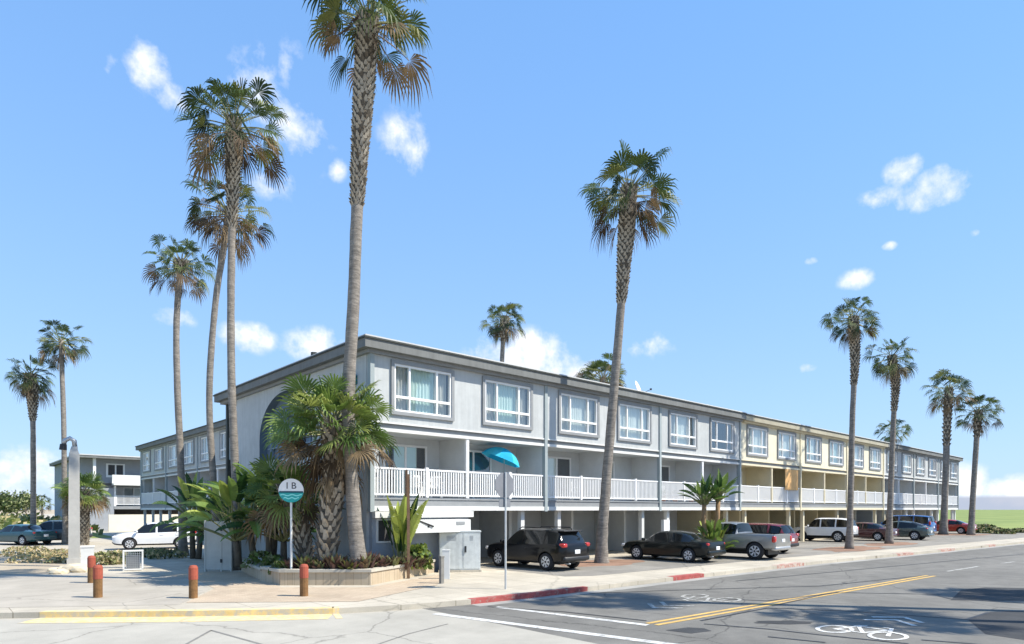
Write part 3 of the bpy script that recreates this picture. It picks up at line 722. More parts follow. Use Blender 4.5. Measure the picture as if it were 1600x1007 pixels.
palm('tallest of the three clustered palms, ragged brown fringed crown above blue arch', [(369,893),(368,760),(361,560),(362,380),(366,186)], 26.0, .165, .135, 2.15, 20, shag=.76, shag_r=.27, n=51, lo=-.5, dry=.32, nsk=5, group=PG, step=.15, size=.14, kk=10)
palm('pale trunked palm with drooping yellow brown crown tucked behind the tallest', [(341,868),(334,760),(327,620),(336,480),(350,385),(356,325)], 29, .15, .13, 1.95, 21, n=45, lo=-.65, dry=.72, nsk=5, group=PG)
palm('shorter palm with round swelling under its green crown beside white car', [(286,858),(283,740),(277,600),(276,500),(283,408)], 34, .19, .145, 1.7, 22, shag=.955, shag_r=.34, n=41, lo=-.6, dry=.28, nsk=4, group=PG, step=.17, size=.15, kk=10)
palm('slender palm standing directly behind the concrete pillar', [(103,853),(101,760),(99,640),(95,530)], 45, .18, .145, 1.75, 23, n=41, lo=-.75, dry=.22, nsk=5, group=PG)
palm('shaggy necked palm beside the dune scrub, farthest toward the beach', [(52,851),(52,720),(51,640),(47,585)], 45.6, .18, .15, 1.8, 24, shag=.70, shag_r=.38, n=38, lo=-.7, dry=.28, nsk=5, group=PG, step=.19, size=.16, kk=10)
FG = 'bushy fan palms in the corner planter'
palm('bushy fan palm in planter with big fronds and hanging dry skirt', [(510,880),(516,800),(525,740),(520,655)], 21.5, .28, .26, 2.1, 31, shag=.02, shag_r=.35, n=88, lo=-.40, dry=.24, nsk=15, group=FG, flare=1.1, step=.2, size=.27, kk=8, Rf=.84, skL=1.1, stiff=.42, mats=FRB)
palm('shorter fan palm in planter behind the round green sign, diamond patterned trunk', [(478,880),(470,830),(458,790),(447,762)], 22.8, .25, .23, 1.4, 32, shag=.02, shag_r=.29, n=36, lo=-.6, dry=.3, nsk=9, group=FG, flare=1.1, step=.19, size=.25, kk=8, Rf=.8, stiff=.5, mats=FRB)
palm('little fan palm against the far grey block beside the concrete pillar', [(130,860),(131,800),(130,765)], 44, .3, .28, 1.5, 33, shag=.02, shag_r=.35, n=46, lo=-.75, dry=.28, nsk=6, group='low palms at the end of the courtyard', flare=1.1, step=.15, size=.14, kk=10, Rf=.9, stiff=.5, mats=FRB)

# palms across the street, outside the picture, whose shadows fall on the road
for i, (p, h, lab) in enumerate((((22.6,.6),17.5,'fan palm across the street throwing its shadow near the crosswalk'),((22.6,-2.4),12.2,'lower fan palm across the street shading the cycle symbol'),((31.5,-5.8),15.5,'fan palm across the street shading the dark road patches'))):
    c_ = Vector((p[0], p[1], 0)); d_ = FX*c_.x + FY*c_.y; x_ = 800 + (RX*c_.x + RY*c_.y)/d_*1000
    palm(lab, [(x_, HZ + 2600/d_), (x_ + 4, HZ - (h*.5 - 2.6)/d_*1000), (x_ + 10, HZ - (h - 2.6)/d_*1000)], d_, .22, .16, 2.0, 170 + i, shag=.75, shag_r=.3, n=60, lo=-.6, dry=.2, nsk=6, group='fan palms across the street')
# ------------------------------------------------------------------ broad leaved plants, shrubs, ground cover
def paddle(g, base, az, el, pet, L_, W_, r2, mi, droop=.5, splits=True):
    d = Vector((math.cos(az)*math.cos(el), math.sin(az)*math.cos(el), math.sin(el)))
    side = Vector((-math.sin(az), math.cos(az), 0)); tw = r2.uniform(-.7, .7)
    t = d.copy(); p = Vector(base); pts = [p.copy()]
    for i in range(4):
        p = p + t*pet/4; pts.append(p.copy()); t = (t + Vector((0,0,-.05*droop)) + Vector((d.x, d.y, 0))*.05).normalized()
    g.tube(pts, [.045,.038,.032,.026,.02], 4, 2, cap=False)
    n = 9; prev = None; nr = side.cross(t).normalized()
    for i in range(n + 1):
        u = i/n; w = W_*(math.sin(math.pi*min(1, u*.9 + .1))**.7)*(1 - .25*u) if i < n else .01
        nr = side.cross(t).normalized()
        s2 = side*math.cos(tw) + nr*math.sin(tw); n2 = s2.cross(t).normalized()
        if n2.z < 0: n2 = -n2
        A = p - s2*w + n2*w*.35; B = p.copy(); C = p + s2*w + n2*w*.35
        if prev:
            a, b, c, w0 = prev
            gap = .12*r2.random() if splits else 0
            g.face([a.lerp(A, gap), A, B, b], mi); g.face([b, B, C, c.lerp(C, gap)], mi)
        prev = (A, B, C, w)
        p = p + t*L_/n; t = (t + Vector((0,0,-.13*droop))).normalized()
def paddle_plant(label, cat, base, seed, n, pet, L_, W_, mats, trunks=(), group=None, spread=(35, 85), azr=(0, 360), name='bird_of_paradise_plant', trunkmat=None, droop=(.3,1.1)):
    r2 = random.Random(seed); root = thing(name, label, cat, base, 0, group)
    srcs = [Vector((0,0,0))]
    if trunks:
        srcs = []
        for tr in trunks:
            pts = [Vector(p) for p in tr]; g = MB(); g.tube(pts, [.15,.13,.12,.11][:len(pts)], 8)
            g.build('stem', trunkmat or BOOTD, root, smooth=True); srcs.append(pts[-1])
    g = MB()
    for i in range(n):
        s = srcs[i % len(srcs)]
        az = R(r2.uniform(*azr)); el = R(r2.uniform(*spread))
        k = r2.uniform(.7, 1.15)
        paddle(g, s + Vector((r2.uniform(-.12,.12), r2.uniform(-.12,.12), 0)), az, el, pet*k, L_*k, W_*k, r2, r2.choice([0, 0, 1, 1, 3]), r2.uniform(*droop))
    g.build('foliage', [mats[0], mats[1], STEMG, mats[2]], root)
    return root
BM = (BAN1, BAN2, BAN3)
pl = at_d(628, 870, 23.3); paddle_plant('tall bright green banana-like plant with upright leaves by the brown sign post', 'plant', (pl.x, pl.y, .45), 41, 24, .85, 1.7, .22, BM, spread=(70, 89), droop=(.1,.5), name='banana_plant')
pl = at_d(310, 850, 31.5); paddle_plant('dense bird of paradise clump with dry stems behind the grey gate', 'plant', (pl.x, pl.y, LAND), 42, 100, 1.1, 1.15, .19, (BAN1, BAN2, BAN3), trunks=[((0,0,0),(.1,.1,.8),(.15,.15,1.5)),((.5,-.4,0),(.55,-.45,.6),(.6,-.5,1.0)),((-.1,.5,0),(-.12,.55,.9),(-.1,.6,1.9)),((.9,-.8,0),(1,-.9,.5),(1.05,-.95,.8))], spread=(15, 86))
pl = at_d(352, 850, 27.5); paddle_plant('low light green paddle leaved plant directly above the grey gate', 'plant', (pl.x, pl.y, LAND), 43, 20, 1.0, 1.1, .22, (BAN1, BAN1, BAN2), trunks=[((0,0,0),(0,0,.7),(.05,.05,1.5))], spread=(30, 80))
pl = at_d(400, 870, 24.5); paddle_plant('big sunlit yellow green bird of paradise beside the round sign', 'plant', (pl.x, pl.y, .4), 44, 64, 1.5, 1.35, .22, BM, trunks=[((0,0,0),(-.1,.1,.7),(-.15,.15,1.3)),((.5,-.3,0),(.55,-.35,.7),(.6,-.4,1.5)),((-.5,.4,0),(-.55,.4,.6),(-.6,.45,1.0))], spread=(20, 75))
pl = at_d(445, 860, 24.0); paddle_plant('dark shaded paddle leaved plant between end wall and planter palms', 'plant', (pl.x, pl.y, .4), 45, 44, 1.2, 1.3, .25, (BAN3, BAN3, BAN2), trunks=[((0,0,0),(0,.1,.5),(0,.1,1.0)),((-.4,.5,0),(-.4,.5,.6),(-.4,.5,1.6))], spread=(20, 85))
b = at_d(1108, 850, 32.2)
paddle_plant('two stemmed bird of paradise tree growing between the dark sedan and grey pickup', 'plant', (b.x, b.y, LAND), 46, 76, .62, .85, .13, (BAN2, BAN2, BAN3), trunks=[((-.1,.08,0),(-.15,.12,1.1),(-.22,.18,1.9),(-.2,.15,2.7)),((.15,-.15,0),(.25,-.2,1.2),(.32,-.28,2.1),(.35,-.3,2.9))], spread=(25, 89), droop=(.1,.6), trunkmat=M('stem_tan', (.30,.19,.10), .9, .3, 4))
def bush(label, c, rad, n, size, mats, seed, name='shrub', cat='shrub', group=None, spiky=False):
    r2 = random.Random(seed); root = thing(name, label, cat, c, 0, group); g = MB()
    for i in range(n):
        w = r2.uniform(0, 2*math.pi); z = r2.random(); k = r2.random()**.45
        p = Vector((math.cos(w)*rad[0]*k*math.sqrt(1-z*z*.8), math.sin(w)*rad[1]*k*math.sqrt(1-z*z*.8), rad[2]*z))
        s = size*r2.uniform(.6, 1.4)
        if spiky:
            o = Vector((math.cos(w), math.sin(w), 0)); p = Vector((o.x*rad[0]*.3*k, o.y*rad[1]*.3*k, 0)); sd = Vector((-o.y, o.x, 0))*s*.12
            tp = p + o*rad[0]*r2.uniform(.3,1) + Vector((0,0,rad[2]*r2.uniform(.55,1.1))); md = p.lerp(tp, .55) + Vector((0,0,rad[2]*.15))
            mi = r2.randrange(len(mats)); g.face([p - sd*.6, p + sd*.6, md + sd, md - sd], mi); g.face([md - sd, md + sd, tp], mi)
        else:
            a = Vector((r2.uniform(-1,1), r2.uniform(-1,1), r2.uniform(-.4,1))).normalized(); b_ = a.orthogonal().normalized(); b_.rotate(Matrix.Rotation(r2.uniform(0,6.28), 3, a))
            c_ = a.cross(b_)*.45*s; mi = r2.randrange(len(mats))
            g.face([p - b_*s*.5, p + c_*.9, p + b_*s*.6, p - c_*.9], mi)
    g.build('foliage', mats, root)
    return root
p = at_d(1116, 838, 32.4); paddle_plant('bright leafy clump at the foot of the two stemmed plant', 'plant', (p.x, p.y, LAND), 51, 90, 1.15, .75, .15, (BAN1, BAN2, BAN3), spread=(35, 89), name='leafy_plant')
p = at_d(655, 872, 23.9); bush('low yellow green shrub behind the brown post by the corner room', (p.x, p.y, .4), (.55,.5,.85), 320, .20, [BAN1, BAN2, G1], 52)
p = at_d(640, 885, 23.5); bush('pink flecked ground plant at the planter edge under the banana plant', (p.x, p.y, .45), (.55,.4,.3), 220, .12, [BAN1, G3, PINK, BAN2], 53)
FLX = [(455,.5),(478,.62),(500,.5),(523,.68),(546,.5),(570,.7),(592,.55),(612,.5),(632,.45),(652,.4)]
for i, (x, h) in enumerate(FLX):
    p = at_d(x, 885, max(21.0 + .45*abs(x - 560)/100, 21.3 + (x - 570)*.0265)); 
    bush('spiky purple brown flax tuft in front of the planter palms', (p.x, p.y, .45), (.5,.5,h), 110, .5, [[PURP, PURP, BR2, SCR], [PURP, SCR, G3, BR2], [PURP, BR1, SCR, PURP]][i % 3], 60 + i, 'flax_plant', 'plant', 'purple flax tufts in the corner planter', True)
for i, (x, d, sz) in enumerate(((425,22.6,.5),(405,23.5,.6),(440,21.4,.4))):
    p = at_d(x, 880, d); bush('low green ground shrub behind planter wall near the round sign', (p.x, p.y, .45), (sz,sz,sz), 160, .16, [G1, BAN2, SCR], 80 + i, 'shrub', 'shrub', 'low shrubs near the round sign')
for i, (x, y, d, rx, h) in enumerate(((62,880,30,1.3,.55),(88,872,32,1.2,.6),(40,868,34,1.3,.5),(100,884,29.5,.8,.35))):
    p = at_d(x, y, d); bush('dry grey green scrub bush on the sandy bed beside the pillar', (p.x, p.y, LAND), (rx,rx*.8,h*rnd.uniform(.7,1.1)), 520, .12, [DRY, SCR, DRY], 90 + i, 'shrub', 'shrub', 'dry scrub beside the pillar')
for i, (x, y, d, rx, h) in enumerate(((160,886,28.3,.7,.55),(182,884,28.6,.65,.6))):
    p = at_d(x, y, d); bush('straggly olive scrub between the red bollard and wire box', (p.x, p.y, LAND), (rx,rx*.7,h), 260, .15, [DRY, SCR, SCR], 100 + i, 'shrub', 'shrub', 'scrub by the wire box')
for i, (x, d, rx, h) in enumerate(((240,33,1.1,.4),(262,32,1.0,.45),(225,34.5,.9,.35))):
    p = at_d(x, 870, d); bush('low dark hedge shrub along the parking edge below the white car', (p.x, p.y, LAND), (rx,rx*.6,h), 260, .15, [SCR, G2, SCR, DRY], 110 + i, 'shrub', 'shrub', 'low shrubs below the white car')
for i, (x, d, rx, h) in enumerate(((1545,66,1.7,.55),(1566,64,1.1,.4),(1594,67,1.0,.35),(1535,72,1.6,.7))):
    p = at_d(x, 830, d); bush('dark wild shrub at the edge of the grass field past building', (p.x, p.y, LAND), (rx,rx,h), 420, .35, [SCR, G2, DRY, G1], 120 + i, 'shrub', 'shrub', 'shrubs at the field edge')
# dune scrub seen as one mass between the parked cars and the far houses
r2 = random.Random(5); g = MB()
for i in range(9000):
    x = r2.uniform(-90, 12); y = r2.uniform(66, 120)
    z = LAND + .0 + max(0, (y - 66)*.022) + r2.random()*.75
    s = r2.uniform(.2, .55); a = Vector((r2.uniform(-1,1), r2.uniform(-1,1), r2.uniform(-.2,1))).normalized(); b_ = a.orthogonal().normalized(); c_ = a.cross(b_)*s*.6
    q = Vector((x, y, z)); g.face([q - b_*s, q + c_, q + b_*s, q - c_], r2.choice([0,0,1,2,3]))
tag(g.build('dune_scrub', [SCR, G3, DRY, G1]), 'mixed green and straw dune scrub behind the beach end cars', 'scrub', kind='stuff')
g = MB(); g.face([(-90,64,LAND+.01),(12,64,LAND+.01),(12,122,LAND+1.1),(-90,122,LAND+1.1)]); structure('dune', g, FIELD)
# far houses and trees on the beach side
fb = thing('beige_house', 'long low beige house with dark roof line beyond the dune scrub', 'house', (-70, 128, 0))
g = MB(); g.box(0, 78, 0, 8, .5, 3.0); g.build('wall', BEIGE, fb)
g = MB(); g.box(-.3, 78.3, -.4, 8.4, 3.0, 3.25); g.build('roof', M('far_roof', (.36,.30,.24), .9, .15, 1), fb)
for k in range(12):
    g = MB(); g.box(3 + k*6.2, 4.6 + k*6.2, -.06, .0, 1.4, 2.4); g.build('window', DARKIN, fb)
def leafy_tree(label, base, h, rad, seed, group):
    r2 = random.Random(seed); root = thing('tree', label, 'tree', base, 0, group)
    g = MB(); g.tube([(0,0,0),(.1,.1,h*.3),(.0,.2,h*.65)], [.22,.17,.1], 7)
    for k in range(4): w = k*1.6; g.tube([(.05,.1,h*.4),(math.cos(w)*rad*.5, math.sin(w)*rad*.5, h*.75)], [.1,.04], 5)
    g.build('trunk', TRUNK, root)
    g = MB(); cl = [(Vector((r2.uniform(-1,1)*rad*.7, r2.uniform(-1,1)*rad*.7, h*r2.uniform(.5,.9))), rad*r2.uniform(.3,.5)) for _ in range(11)]
    for i in range(1100):
        c, q = r2.choice(cl); p = c + Vector((r2.gauss(0,.5), r2.gauss(0,.5), r2.gauss(0,.4)))*q; s = r2.uniform(.2,.42)
        a = Vector((r2.uniform(-1,1), r2.uniform(-1,1), r2.uniform(-.2,1))).normalized(); b_ = a.orthogonal().normalized(); c_ = a.cross(b_)*s*.6
        g.face([p - b_*s, p + c_, p + b_*s, p - c_], r2.choice([0,0,1,2]))
    g.build('crown', [SCR, G1, G2], root)
for i, (x, d, h, rad) in enumerate(((8,140,5.6,4.2),(26,142,6.0,4.4),(40,139,5.0,3.6),(-12,141,5.4,4.4))):
    p = at_d(x, HZ, d); leafy_tree('rounded olive green tree behind the beige house', (p.x, p.y, LAND), h, rad, 130 + i, 'trees behind the beige house')
palm('tiny distant palm above the beige house near the concrete pillar', [(66,805),(66,795),(66,784)], 150, .25, .2, 2.6, 140, n=22, lo=-.5, dry=.1, nsk=0)
# ------------------------------------------------------------------ planter and street furniture
poly = [(9.2,26.0),(8.45,22.0),(8.4,20.3),(10.6,18.4),(14.6,20.45)]
pln = thing('planter', 'low beige block planter holding palms and purple flax at the building corner', 'planter', (10.5, 21, 0))
def inset(pl, d):
    out = []
    for i, p in enumerate(pl):
        a = Vector(pl[max(i-1,0)]); b = Vector(p); c = Vector(pl[min(i+1,len(pl)-1)])
        n = Vector((0,0))
        if i > 0: t = (b-a).normalized(); n += Vector((-t.y, t.x))
        if i < len(pl)-1: t = (c-b).normalized(); n += Vector((-t.y, t.x))
        n.normalize(); out.append((b.x + n.x*d, b.y + n.y*d))
    return out
loc = lambda q: [(x - 10.5, y - 21) for x, y in q]
inn = inset(poly, .28); capo = inset(poly, -.05); capi = inset(poly, .33)
g = MB()
for i in range(len(poly)-1):
    a, b, c, d = loc([poly[i], poly[i+1], inn[i+1], inn[i]])
    za = .56 if i > 0 else .50
    g.prism([a, b, c, d], LAND - .02, za)
g.build('wall', PLBRICK, pln, fix=True)
g = MB()
for i in range(len(poly)-1):
    a, b, c, d = loc([capo[i], capo[i+1], capi[i+1], capi[i]]); za = .56 if i > 0 else .50
    g.prism([a, b, c, d], za, za + .09)
g.build('coping', M('coping_concrete', (.50,.46,.38), .9, .1, 3, .2, 50, stain=.15), pln, fix=True)
g = MB(); g.face([(x, y, .46) for x, y in loc(inn + [(11.85,20.7),(11.85,26)])]); g.build('soil', SOIL, pln, fix=True)
# bollards
def bollard(x, y, label):
    p = gp(x, y, LAND); r = thing('bollard', label, 'bollard', (p.x, p.y, LAND), 0, 'red topped wooden bollards on the plaza')
    g = MB(); g.lathe([(.115,-.03),(.115,.55)], 14); g.build('post', BOLWOOD, r)
    g = MB(); g.lathe([(.121,.52),(.121,.84),(.09,.90),(.02,.915)], 14); g.build('cap', BOLRED, r, smooth=False)
    return r
bollard(153, 934, 'red topped brown bollard overlapping the one behind it by the scrub')
bollard(302, 935, 'red topped brown bollard standing alone in the middle of plaza')
bollard(475, 932, 'red topped brown bollard in front of the planter wall')
bollard(143, 911, 'rear red bollard half hidden beside the sandy scrub bed')
# concrete pillar with hooked metal lamp
p = gp(116, 881, LAND); r = thing('pillar', 'tall pale concrete pillar with curved metal lamp at its tip', 'pillar', (p.x, p.y, LAND), R(-10))
g = MB()
for z0, z1, w0, w1 in ((-.05,.25,.27,.27),(.25,4.95,.215,.195),(4.95,5.3,.195,.10)):
    g.v += [(sx*w, sy*w, z) for z, w in ((z0,w0),(z1,w1)) for sx, sy in ((-1,-1),(1,-1),(1,1),(-1,1))]
    b0 = len(g.v) - 8
    for f in ((3,2,1,0),(4,5,6,7),(0,1,5,4),(1,2,6,5),(2,3,7,6),(3,0,4,7)): g.f.append(tuple(b0+i for i in f)); g.m.append(0)
g.build('shaft', PILLAR, r)
g = MB(); g.tube([(0.03,0,5.2),(.0,0,5.55),(-.16,0,5.66),(-.34,0,5.55),(-.40,0,5.35)], [.1,.1,.1,.1,.08], 10); g.build('hook', STEEL, r, smooth=True)
g = MB(); g.tube([(-.40,0,5.38),(-.42,0,5.12)], [.13,.15], 10); g.build('lamp', DARKP, r)
# round bus style sign
p = at_d(455, 884, 20.95); r = thing('round_sign', 'round white and teal town sign on a white pole in the planter', 'sign', (p.x, p.y, .4), R(-24))
g = MB(); g.tube([(0,0,0),(0,0,2.75)], .035, 8); g.build('pole', WHITEWALL, r)
rr = .39; zc = 2.85 - .04
g = MB(); n = 36; 
def halfdisc(g, a0, a1, y0, y1, m=0, rad=rr):
    pts = [(rad*math.cos(a0 + (a1-a0)*k/24), rad*math.sin(a0 + (a1-a0)*k/24)) for k in range(25)]
    b0 = len(g.v); k = len(pts)
    g.v += [(x, y0, zc + z) for x, z in pts] + [(x, y1, zc + z) for x, z in pts]
    g.f += [tuple(range(b0, b0+k)), tuple(range(b0+2*k-1, b0+k-1, -1))] + [(b0+i, b0+(i+1)%k, b0+k+(i+1)%k, b0+k+i) for i in range(k)]; g.m += [m]*(k+2)
halfdisc(g, R(-8), R(188), -.06, -.04); g.build('upper_face', WHITE, r, fix=True)
g = MB(); halfdisc(g, R(188.2), R(351.8), -.06, -.04); g.build('lower_face', TEAL, r, fix=True)
g = MB(); g.box(-.37,.37,-.066,-.061, zc - .075, zc - .02, 0)
for k in range(2):
    z = zc - .17 - .1*k; w = .33 - .09*k
    pts = [(-w + 2*w*i/16, z + .02*math.sin(i*.9)) for i in range(17)]
    for (x0, z0), (x1, z1) in zip(pts, pts[1:]): g.face([(x0,-.064,z0),(x1,-.064,z1),(x1,-.064,z1+.04),(x0,-.064,z0+.04)], 1)
g.build('wave_band', [M('sign_dark_teal', (.01,.07,.10), .5, .1, 4), M('sign_aqua', (.25,.72,.66), .5, .1, 4)], r)
def letters(s, size, parent, loc, mat, depth=.004):
    cu = bpy.data.curves.new('letters', 'FONT'); cu.body = s; cu.size = size; cu.extrude = depth; cu.align_x = 'CENTER'
    o = bpy.data.objects.new('tmp', cu); col.objects.link(o); bpy.context.view_layer.update()
    me = bpy.data.meshes.new_from_object(o.evaluated_get(bpy.context.evaluated_depsgraph_get())); bpy.data.objects.remove(o)
    me.materials.clear(); me.materials.append(mat)
    q = link('lettering', me, parent, loc); q.rotation_euler = (R(90), 0, 0); return q
letters('I B', .30, r, (0, -.064, zc + .06), DARKP)
# stop sign seen from behind
p = gp(790, 921, LAND); r = thing('stop_sign', 'grey back of an octagonal road sign on a thin metal post', 'road sign', (p.x, p.y, LAND))
g = MB(); g.tube([(0,0,-.1),(0,0,3.6)], .032, 8); g.build('post', M('post_pale', (.52,.53,.52), .5, .12, 5, metal=.3), r)
def octo(g, c, rad, y0, y1):
    pts = [(rad*math.cos(R(22.5 + 45*k)), c + rad*math.sin(R(22.5 + 45*k))) for k in range(8)]
    b0 = len(g.v); g.v += [(x, y0, z) for x, z in pts] + [(x, y1, z) for x, z in pts]
    g.f += [tuple(range(b0, b0+8)), tuple(range(b0+15, b0+7, -1))] + [(b0+i, b0+(i+1)%8, b0+8+(i+1)%8, b0+8+i) for i in range(8)]; g.m += [0]*10
g = MB(); octo(g, 3.2, .41, .035, .05); g.build('sign_plate', SIGNBACK, r, fix=True)
g = MB(); g.box(-.23,.23,.036,.05,2.52,2.77); g.build('lower_plate', SIGNBACK, r)
# brown post sign
p = at_d(638, 884, 22.7); r = thing('sign_post', 'brown weathered board on a thin post in front of the balcony corner', 'sign', (p.x, p.y, LAND), R(62))
g = MB(); g.box(-.05,.05,-.05,.05,-.02,2.8); g.build('post', WOODB, r)
g = MB(); g.box(-.30,.30,.052,.09,2.9,3.85); g.box(-.045,.045,-.045,.045,2.8,3.7); g.build('board', WOODB, r)
# utility cabinet
p = gp(718, 893.5, LAND); r = thing('utility_cabinet', 'pale blue two door utility cabinet beside black hatchback', 'utility cabinet', (p.x, p.y, LAND), R(-34))
g = MB(); g.box(-.84,.84,-.30,.32,0,.09); g.build('plinth', CONC, r)
g = MB(); g.box(-.80,.80,-.27,.30,.09,1.56); g.box(-.83,.83,-.30,.33,1.56,1.62); g.build('body', CAB, r)
for a, b in ((-.77,.10),(.13,.77)):
    g = MB(); g.box(a, b, -.292, -.27, .14, 1.52); d = g.build('door', CAB, r)
    if a > 0:
        g = MB(); g.box(a + .05, a + .12, -.33, -.292, .78, 1.02); g.build('handle', DARKP, d)
    for k in range(4):
        g = MB(); g.box(a + .25, b - .25, -.298, -.292, 1.25 + .05*k, 1.27 + .05*k); g.build('louvre', GREYTRIM, d)
# short marker posts by the cabinet
p = gp(690, 912, LAND); r = thing('marker_post', 'short dark grey post on paving before the pale blue cabinet', 'post', (p.x, p.y, LAND))
g = MB(); g.box(-.06,.06,-.06,.06,-.03,.86); g.box(-.07,.07,-.07,.07,.86,.91); g.build('shaft', M('post_grey', (.22,.21,.19), .85, .2, 5), r)
p = gp(697, 905, LAND); r = thing('marker_post', 'short white slab post leaning near the cabinet doors', 'post', (p.x, p.y, LAND), R(-40))
g = MB(); g.box(-.13,.13,-.07,.07,-.03,1.0); g.box(-.14,.14,-.08,.08,1.0,1.04); g.build('shaft', WHITEWALL, r)
# gate panel
a = at_d(320, 893, 25.3); b = at_d(362, 892, 25.3); an = math.atan2(b.y - a.y, b.x - a.x); W = (b - a).length
r = thing('gate', 'plain grey metal gate leaf with black hinges beside the three palms', 'gate', (a.x, a.y, LAND), an)
g = MB(); g.box(0, W*.62, -.02, .03, .08, 1.98); g.box(W*.62 + .01, W, -.025, .025, .05, 1.98); g.build('panel', GATEM, r)
for x in (.02, W*.62, W - .02):
    g = MB(); g.box(x - .03, x + .03, -.04, .05, 0, 2.02); g.build('gate_post', GATEM, r)
for z in (.35, 1.6):
    g = MB(); g.box(W*.62 - .03, W*.62 + .05, -.055, -.041, z, z + .14); g.build('hinge', DARKP, r)
# wire mesh utility box and white block by the pillar
p = gp(208, 891, LAND); r = thing('wire_cage_box', 'small pale wire cage box on the sand before the white car', 'cage', (p.x, p.y, LAND), R(-12))
g = MB()
for sx in (-.33, .33):
    for sy in (-.25, .25): g.box(sx - .03, sx + .03, sy - .03, sy + .03, 0, .76)
g.box(-.36,.36,-.28,.28,.76,.80); g.box(-.36,.36,-.28,.28,.02,.07); g.build('frame', WHITEWALL, r)
g = MB()
for k in range(9):
    x = -.3 + .6*k/8; g.box(x - .008, x + .008, -.262, -.25, .07, .76); z = .1 + .65*k/9; g.box(-.3, .3, -.25, -.24, z - .008, z + .008)
    y = -.22 + .44*k/8; g.box(-.34, -.33, y - .008, y + .008, .07, .76); g.box(-.329, -.32, -.22, .22, z - .008, z + .008)
g.build('mesh_panel', STEEL, r)
g = MB(); g.box(-.24,.24,-.16,.16,.08,.6); g.build('equipment', GREYTRIM, r)
p = gp(137, 884, LAND); r = thing('white_block', 'low white rendered block at the foot of the concrete pillar', 'block', (p.x, p.y, LAND), R(-12))
g = MB(); g.box(-.24,.24,-.3,.3,-.02,.80); g.build('block', WHITEWALL, r); g = MB(); g.box(-.26,.26,-.32,.32,.80,.85); g.build('coping', WHITEWALL, r)
for i, (x, y, s) in enumerate(((92,897,.32),(103,893,.36),(118,893,.5),(130,894,.4),(84,893,.25))):
    p = gp(x, y, LAND); r2 = random.Random(i); bm = bmesh.new(); bmesh.ops.create_icosphere(bm, subdivisions=2, radius=1)
    for v in bm.verts: v.co *= r2.uniform(.86, 1.1); v.co.x *= s; v.co.y *= s*.75; v.co.z *= s*.45
    me = bpy.data.meshes.new('rock'); bm.to_mesh(me); bm.free(); me.materials.append(BEIGE); o = link('rock', me, None, (p.x, p.y, LAND + s*.2))
    tag(o, 'rounded beige edging rock at the rim of the sandy bed', 'rock', 'edging rocks by the pillar')
# ------------------------------------------------------------------ things on the balconies and roof
def bal(x, y=None): return X0 + x
um = at_d(797, 712, 28.6); r = thing('beach_umbrella', 'turquoise tilted beach umbrella open on a balcony', 'umbrella', (um.x - .05, Y0 + .75, 3.05))
um.y = Y0 + .75; dx = 0
g = MB(); g.tube([(0,0,0),(.0,0,1.6),(.04,-.02,2.1)], .022, 8); g.build('pole', STEEL, r)
g = MB(); nn = 8; rings = 5; C = Vector((.0,-.05,2.28)); ax = Vector((.33,-.22,1)).normalized(); u_ = ax.orthogonal().normalized(); v_ = ax.cross(u_)
grid = []
for i in range(rings + 1):
    th = R(62)*i/rings; row = []
    for k in range(nn*2):
        w = 2*math.pi*k/(nn*2); q = 1.0 if k % 2 == 0 else .955
        rad = 1.05*math.sin(th)*q; row.append(C + u_*rad*math.cos(w) + v_*rad*math.sin(w) + ax*(1.05*(math.cos(th)-1)*1.0))
    grid.append(row)
for i in range(rings):
    for k in range(nn*2):
        j = (k+1) % (nn*2); g.face([grid[i][k], grid[i+1][k], grid[i+1][j], grid[i][j]], (k//2) % 2)
g.build('canopy', [TURQ, M('parasol_turquoise_pale', (.06,.55,.74), .8, .12, 2, trans=.25)], r)
def patio_chair(x, y, rz, label):
    r = thing('patio_chair', label, 'chair', (X0 + x, Y0 + y, 3.05), rz, 'white chairs on the street balconies')
    g = MB(); g.box(-.25,.25,-.25,.25,.40,.44); g.build('seat', WHITE, r)
    g = MB(); g.box(-.25,-.2,.22,.27,.44,.92); g.box(.2,.25,.22,.27,.44,.92); g.box(-.2,.2,.225,.265,.84,.92)
    for k in range(4): g.box(-.16 + .1*k, -.12 + .1*k, .235, .255, .44, .84)
    g.build('backrest', WHITE, r)
    for sx in (-.22,.22):
        for sy in (-.22,.22):
            g = MB(); g.box(sx-.025,sx+.025,sy-.025,sy+.025,0,.40); g.build('leg', WHITE, r)
        g = MB(); g.box(sx-.03,sx+.03,-.25,.25,.62,.65); g.box(sx-.02,sx+.02,-.23,-.19,.44,.62); g.build('armrest', WHITE, r)
patio_chair(2.7, .7, R(20), 'white slatted chair behind the first balcony railing from the corner, turned inward')
patio_chair(3.5, .75, R(-30), 'white slatted chair at the middle post of the first corner balcony')
patio_chair(11.9, .6, R(30), 'white slatted chair near the middle rail post of balcony past umbrella')
patio_chair(19.4, .6, R(-20), 'white slatted chair on the balcony holding potted plants')
